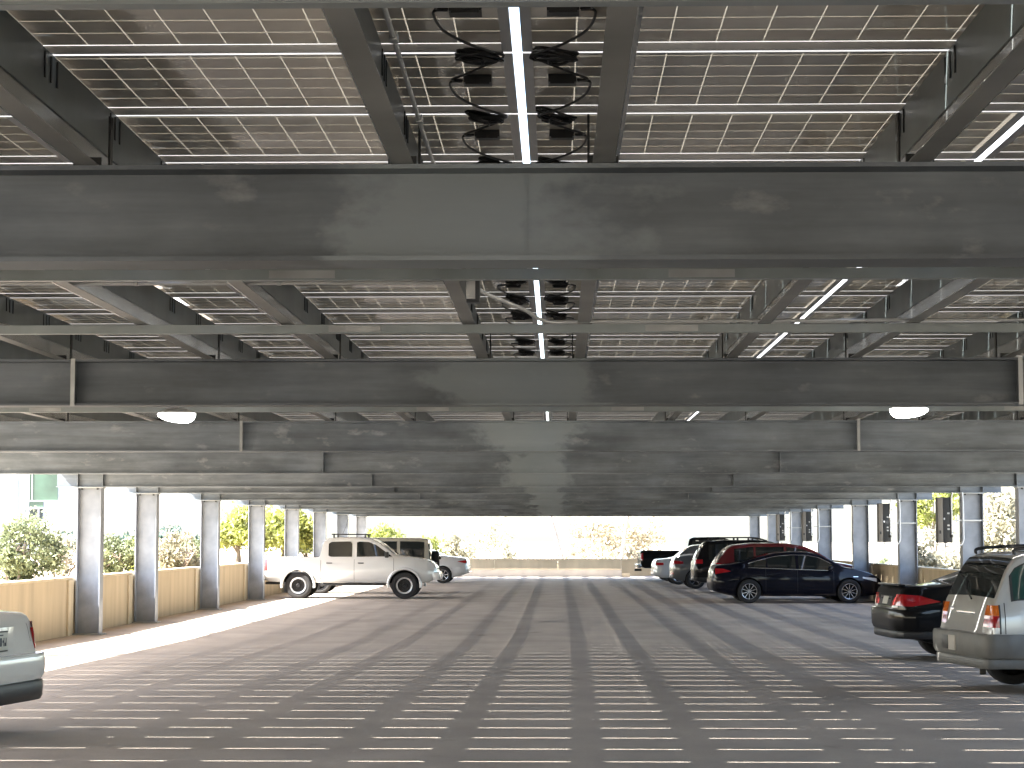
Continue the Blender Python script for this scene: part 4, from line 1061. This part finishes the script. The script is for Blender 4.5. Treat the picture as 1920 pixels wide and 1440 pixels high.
bigtree(1745, 85, 905, 120, 'pale tree top glimpsed above the inverter', 'leaf_y', 44, 3500, .12, -4, 1.0)
# two leaning bare trunks beyond the end wall
for (x0, y0, x1, y1, lab, sd) in ((1052, 1046, 1030, 960, 'bare leaning pole-like trunk near the picture centre', 1), (1163, 1046, 1178, 955, 'slim trunk in front of the dry-leaved trees', 2)):
    a = at(x0, y0, 112); b_ = at(x1, y1, 112); d = b_ - a
    a0 = a - d * ((a.z + 4) / d.z); root = empty('bare_trunk', a0)
    e = b_ + d * 1.2 - a0
    m = MB().tube([Vector((0, 0, 0)), e * .4 + Vector((.05, 0, 0)), e * .7, e], [.13, .11, .09, .05], 8)
    for q in (.55, .68, .8): m.tube([e * q, e * q + Vector((.5 * (-1) ** int(q * 100), .2, .6)), e * q + Vector((.8 * (-1) ** int(q * 100), .3, 1.4))], [.04, .03, .01], 5)
    m.build('trunk', M['bark2'], root, 60); tag(root, lab, 'tree')
# lamp post
p = at(896, 1000, 112); root = empty('lamp_post', (p.x, 112, -4))
MB().tube([(0, 0, 0), (0, 0, 5), (0, 0, 11)], [.09, .07, .05], 10).build('pole', M['bracket'], root, 60)
MB().tube([(0, 0, 11), (.3, 0, 11.3), (1.2, 0, 11.4)], .04, 8).build('arm', M['bracket'], root, 60)
MB().box(1.1, 1.7, -.14, .14, 11.32, 11.45).build('lamp_head', M['lamp_body'], root, bevel=.03)
MB().box(-.2, .2, -.2, .2, -.2, .6).build('footing', M['grey_conc'], root, bevel=.03)
tag(root, 'thin lamp post beyond the end wall left of centre', 'lamp post')
# building at the left edge
BY = 120.0
def bx(px): return (px - VPX) * BY / FPX
def bz(py): return CAMZ + (VPY - py) * BY / FPX
root = empty('building', (bx(40), BY, -4))
def bpart(name, m, px0, px1, py0, py1, d0, d1, par=None, bev=0):
    q = MB().box(bx(px0) - bx(40), bx(px1) - bx(40), d0, d1, bz(py1) + 4, bz(py0) + 4)
    return q.build(name, M[m], par or root, bevel=bev)
w_ = MB().box(bx(-420) - bx(40), bx(108) - bx(40), 0, 16, 0, 16)
w_.v = [(x - (4.6 if (y > 1 and x > 0) else 0), y, z) for (x, y, z) in w_.v]; w_.build('wall', M['bwall'], root)
bpart('pilaster', 'bwhite', 20, 28, 600, 1100, -.35, -.002)
bpart('pilaster', 'bwhite', -60, -50, 600, 1100, -.35, -.002)
w = bpart('window', 'green_glass', 51, 105, 860, 938, -.06, -.003)
bpart('window_frame', 'bwhite', 50, 51.2, 860, 939, -.12, -.004, w); bpart('window_frame', 'bwhite', 50, 105.5, 938.2, 939.6, -.12, -.004, w)
bpart('mullion', 'bwhite', 56, 56.6, 860, 938, -.10, -.062, w)
w = bpart('window', 'green_glass', 51, 78, 941, 951, -.06, -.003); bpart('window_sill', 'bwhite', 50, 79, 951.2, 953.4, -.2, -.004, w)
w = bpart('window', 'dark_glass', 52, 68, 955, 985, -.06, -.003); bpart('window_frame', 'bwhite', 68.3, 70, 955, 985, -.1, -.004, w)
w = bpart('window', 'dark_glass', 71.5, 77, 954, 975, -.06, -.003)
bpart('parapet', 'bwhite', -420, 109, 480, 492, -.3, -.003)
bpart('plinth', 'grey_conc', 78, 110, 974, 1060, -.5, -.004)
tag(root, 'pale lavender building with green glass window at the left edge', 'building')
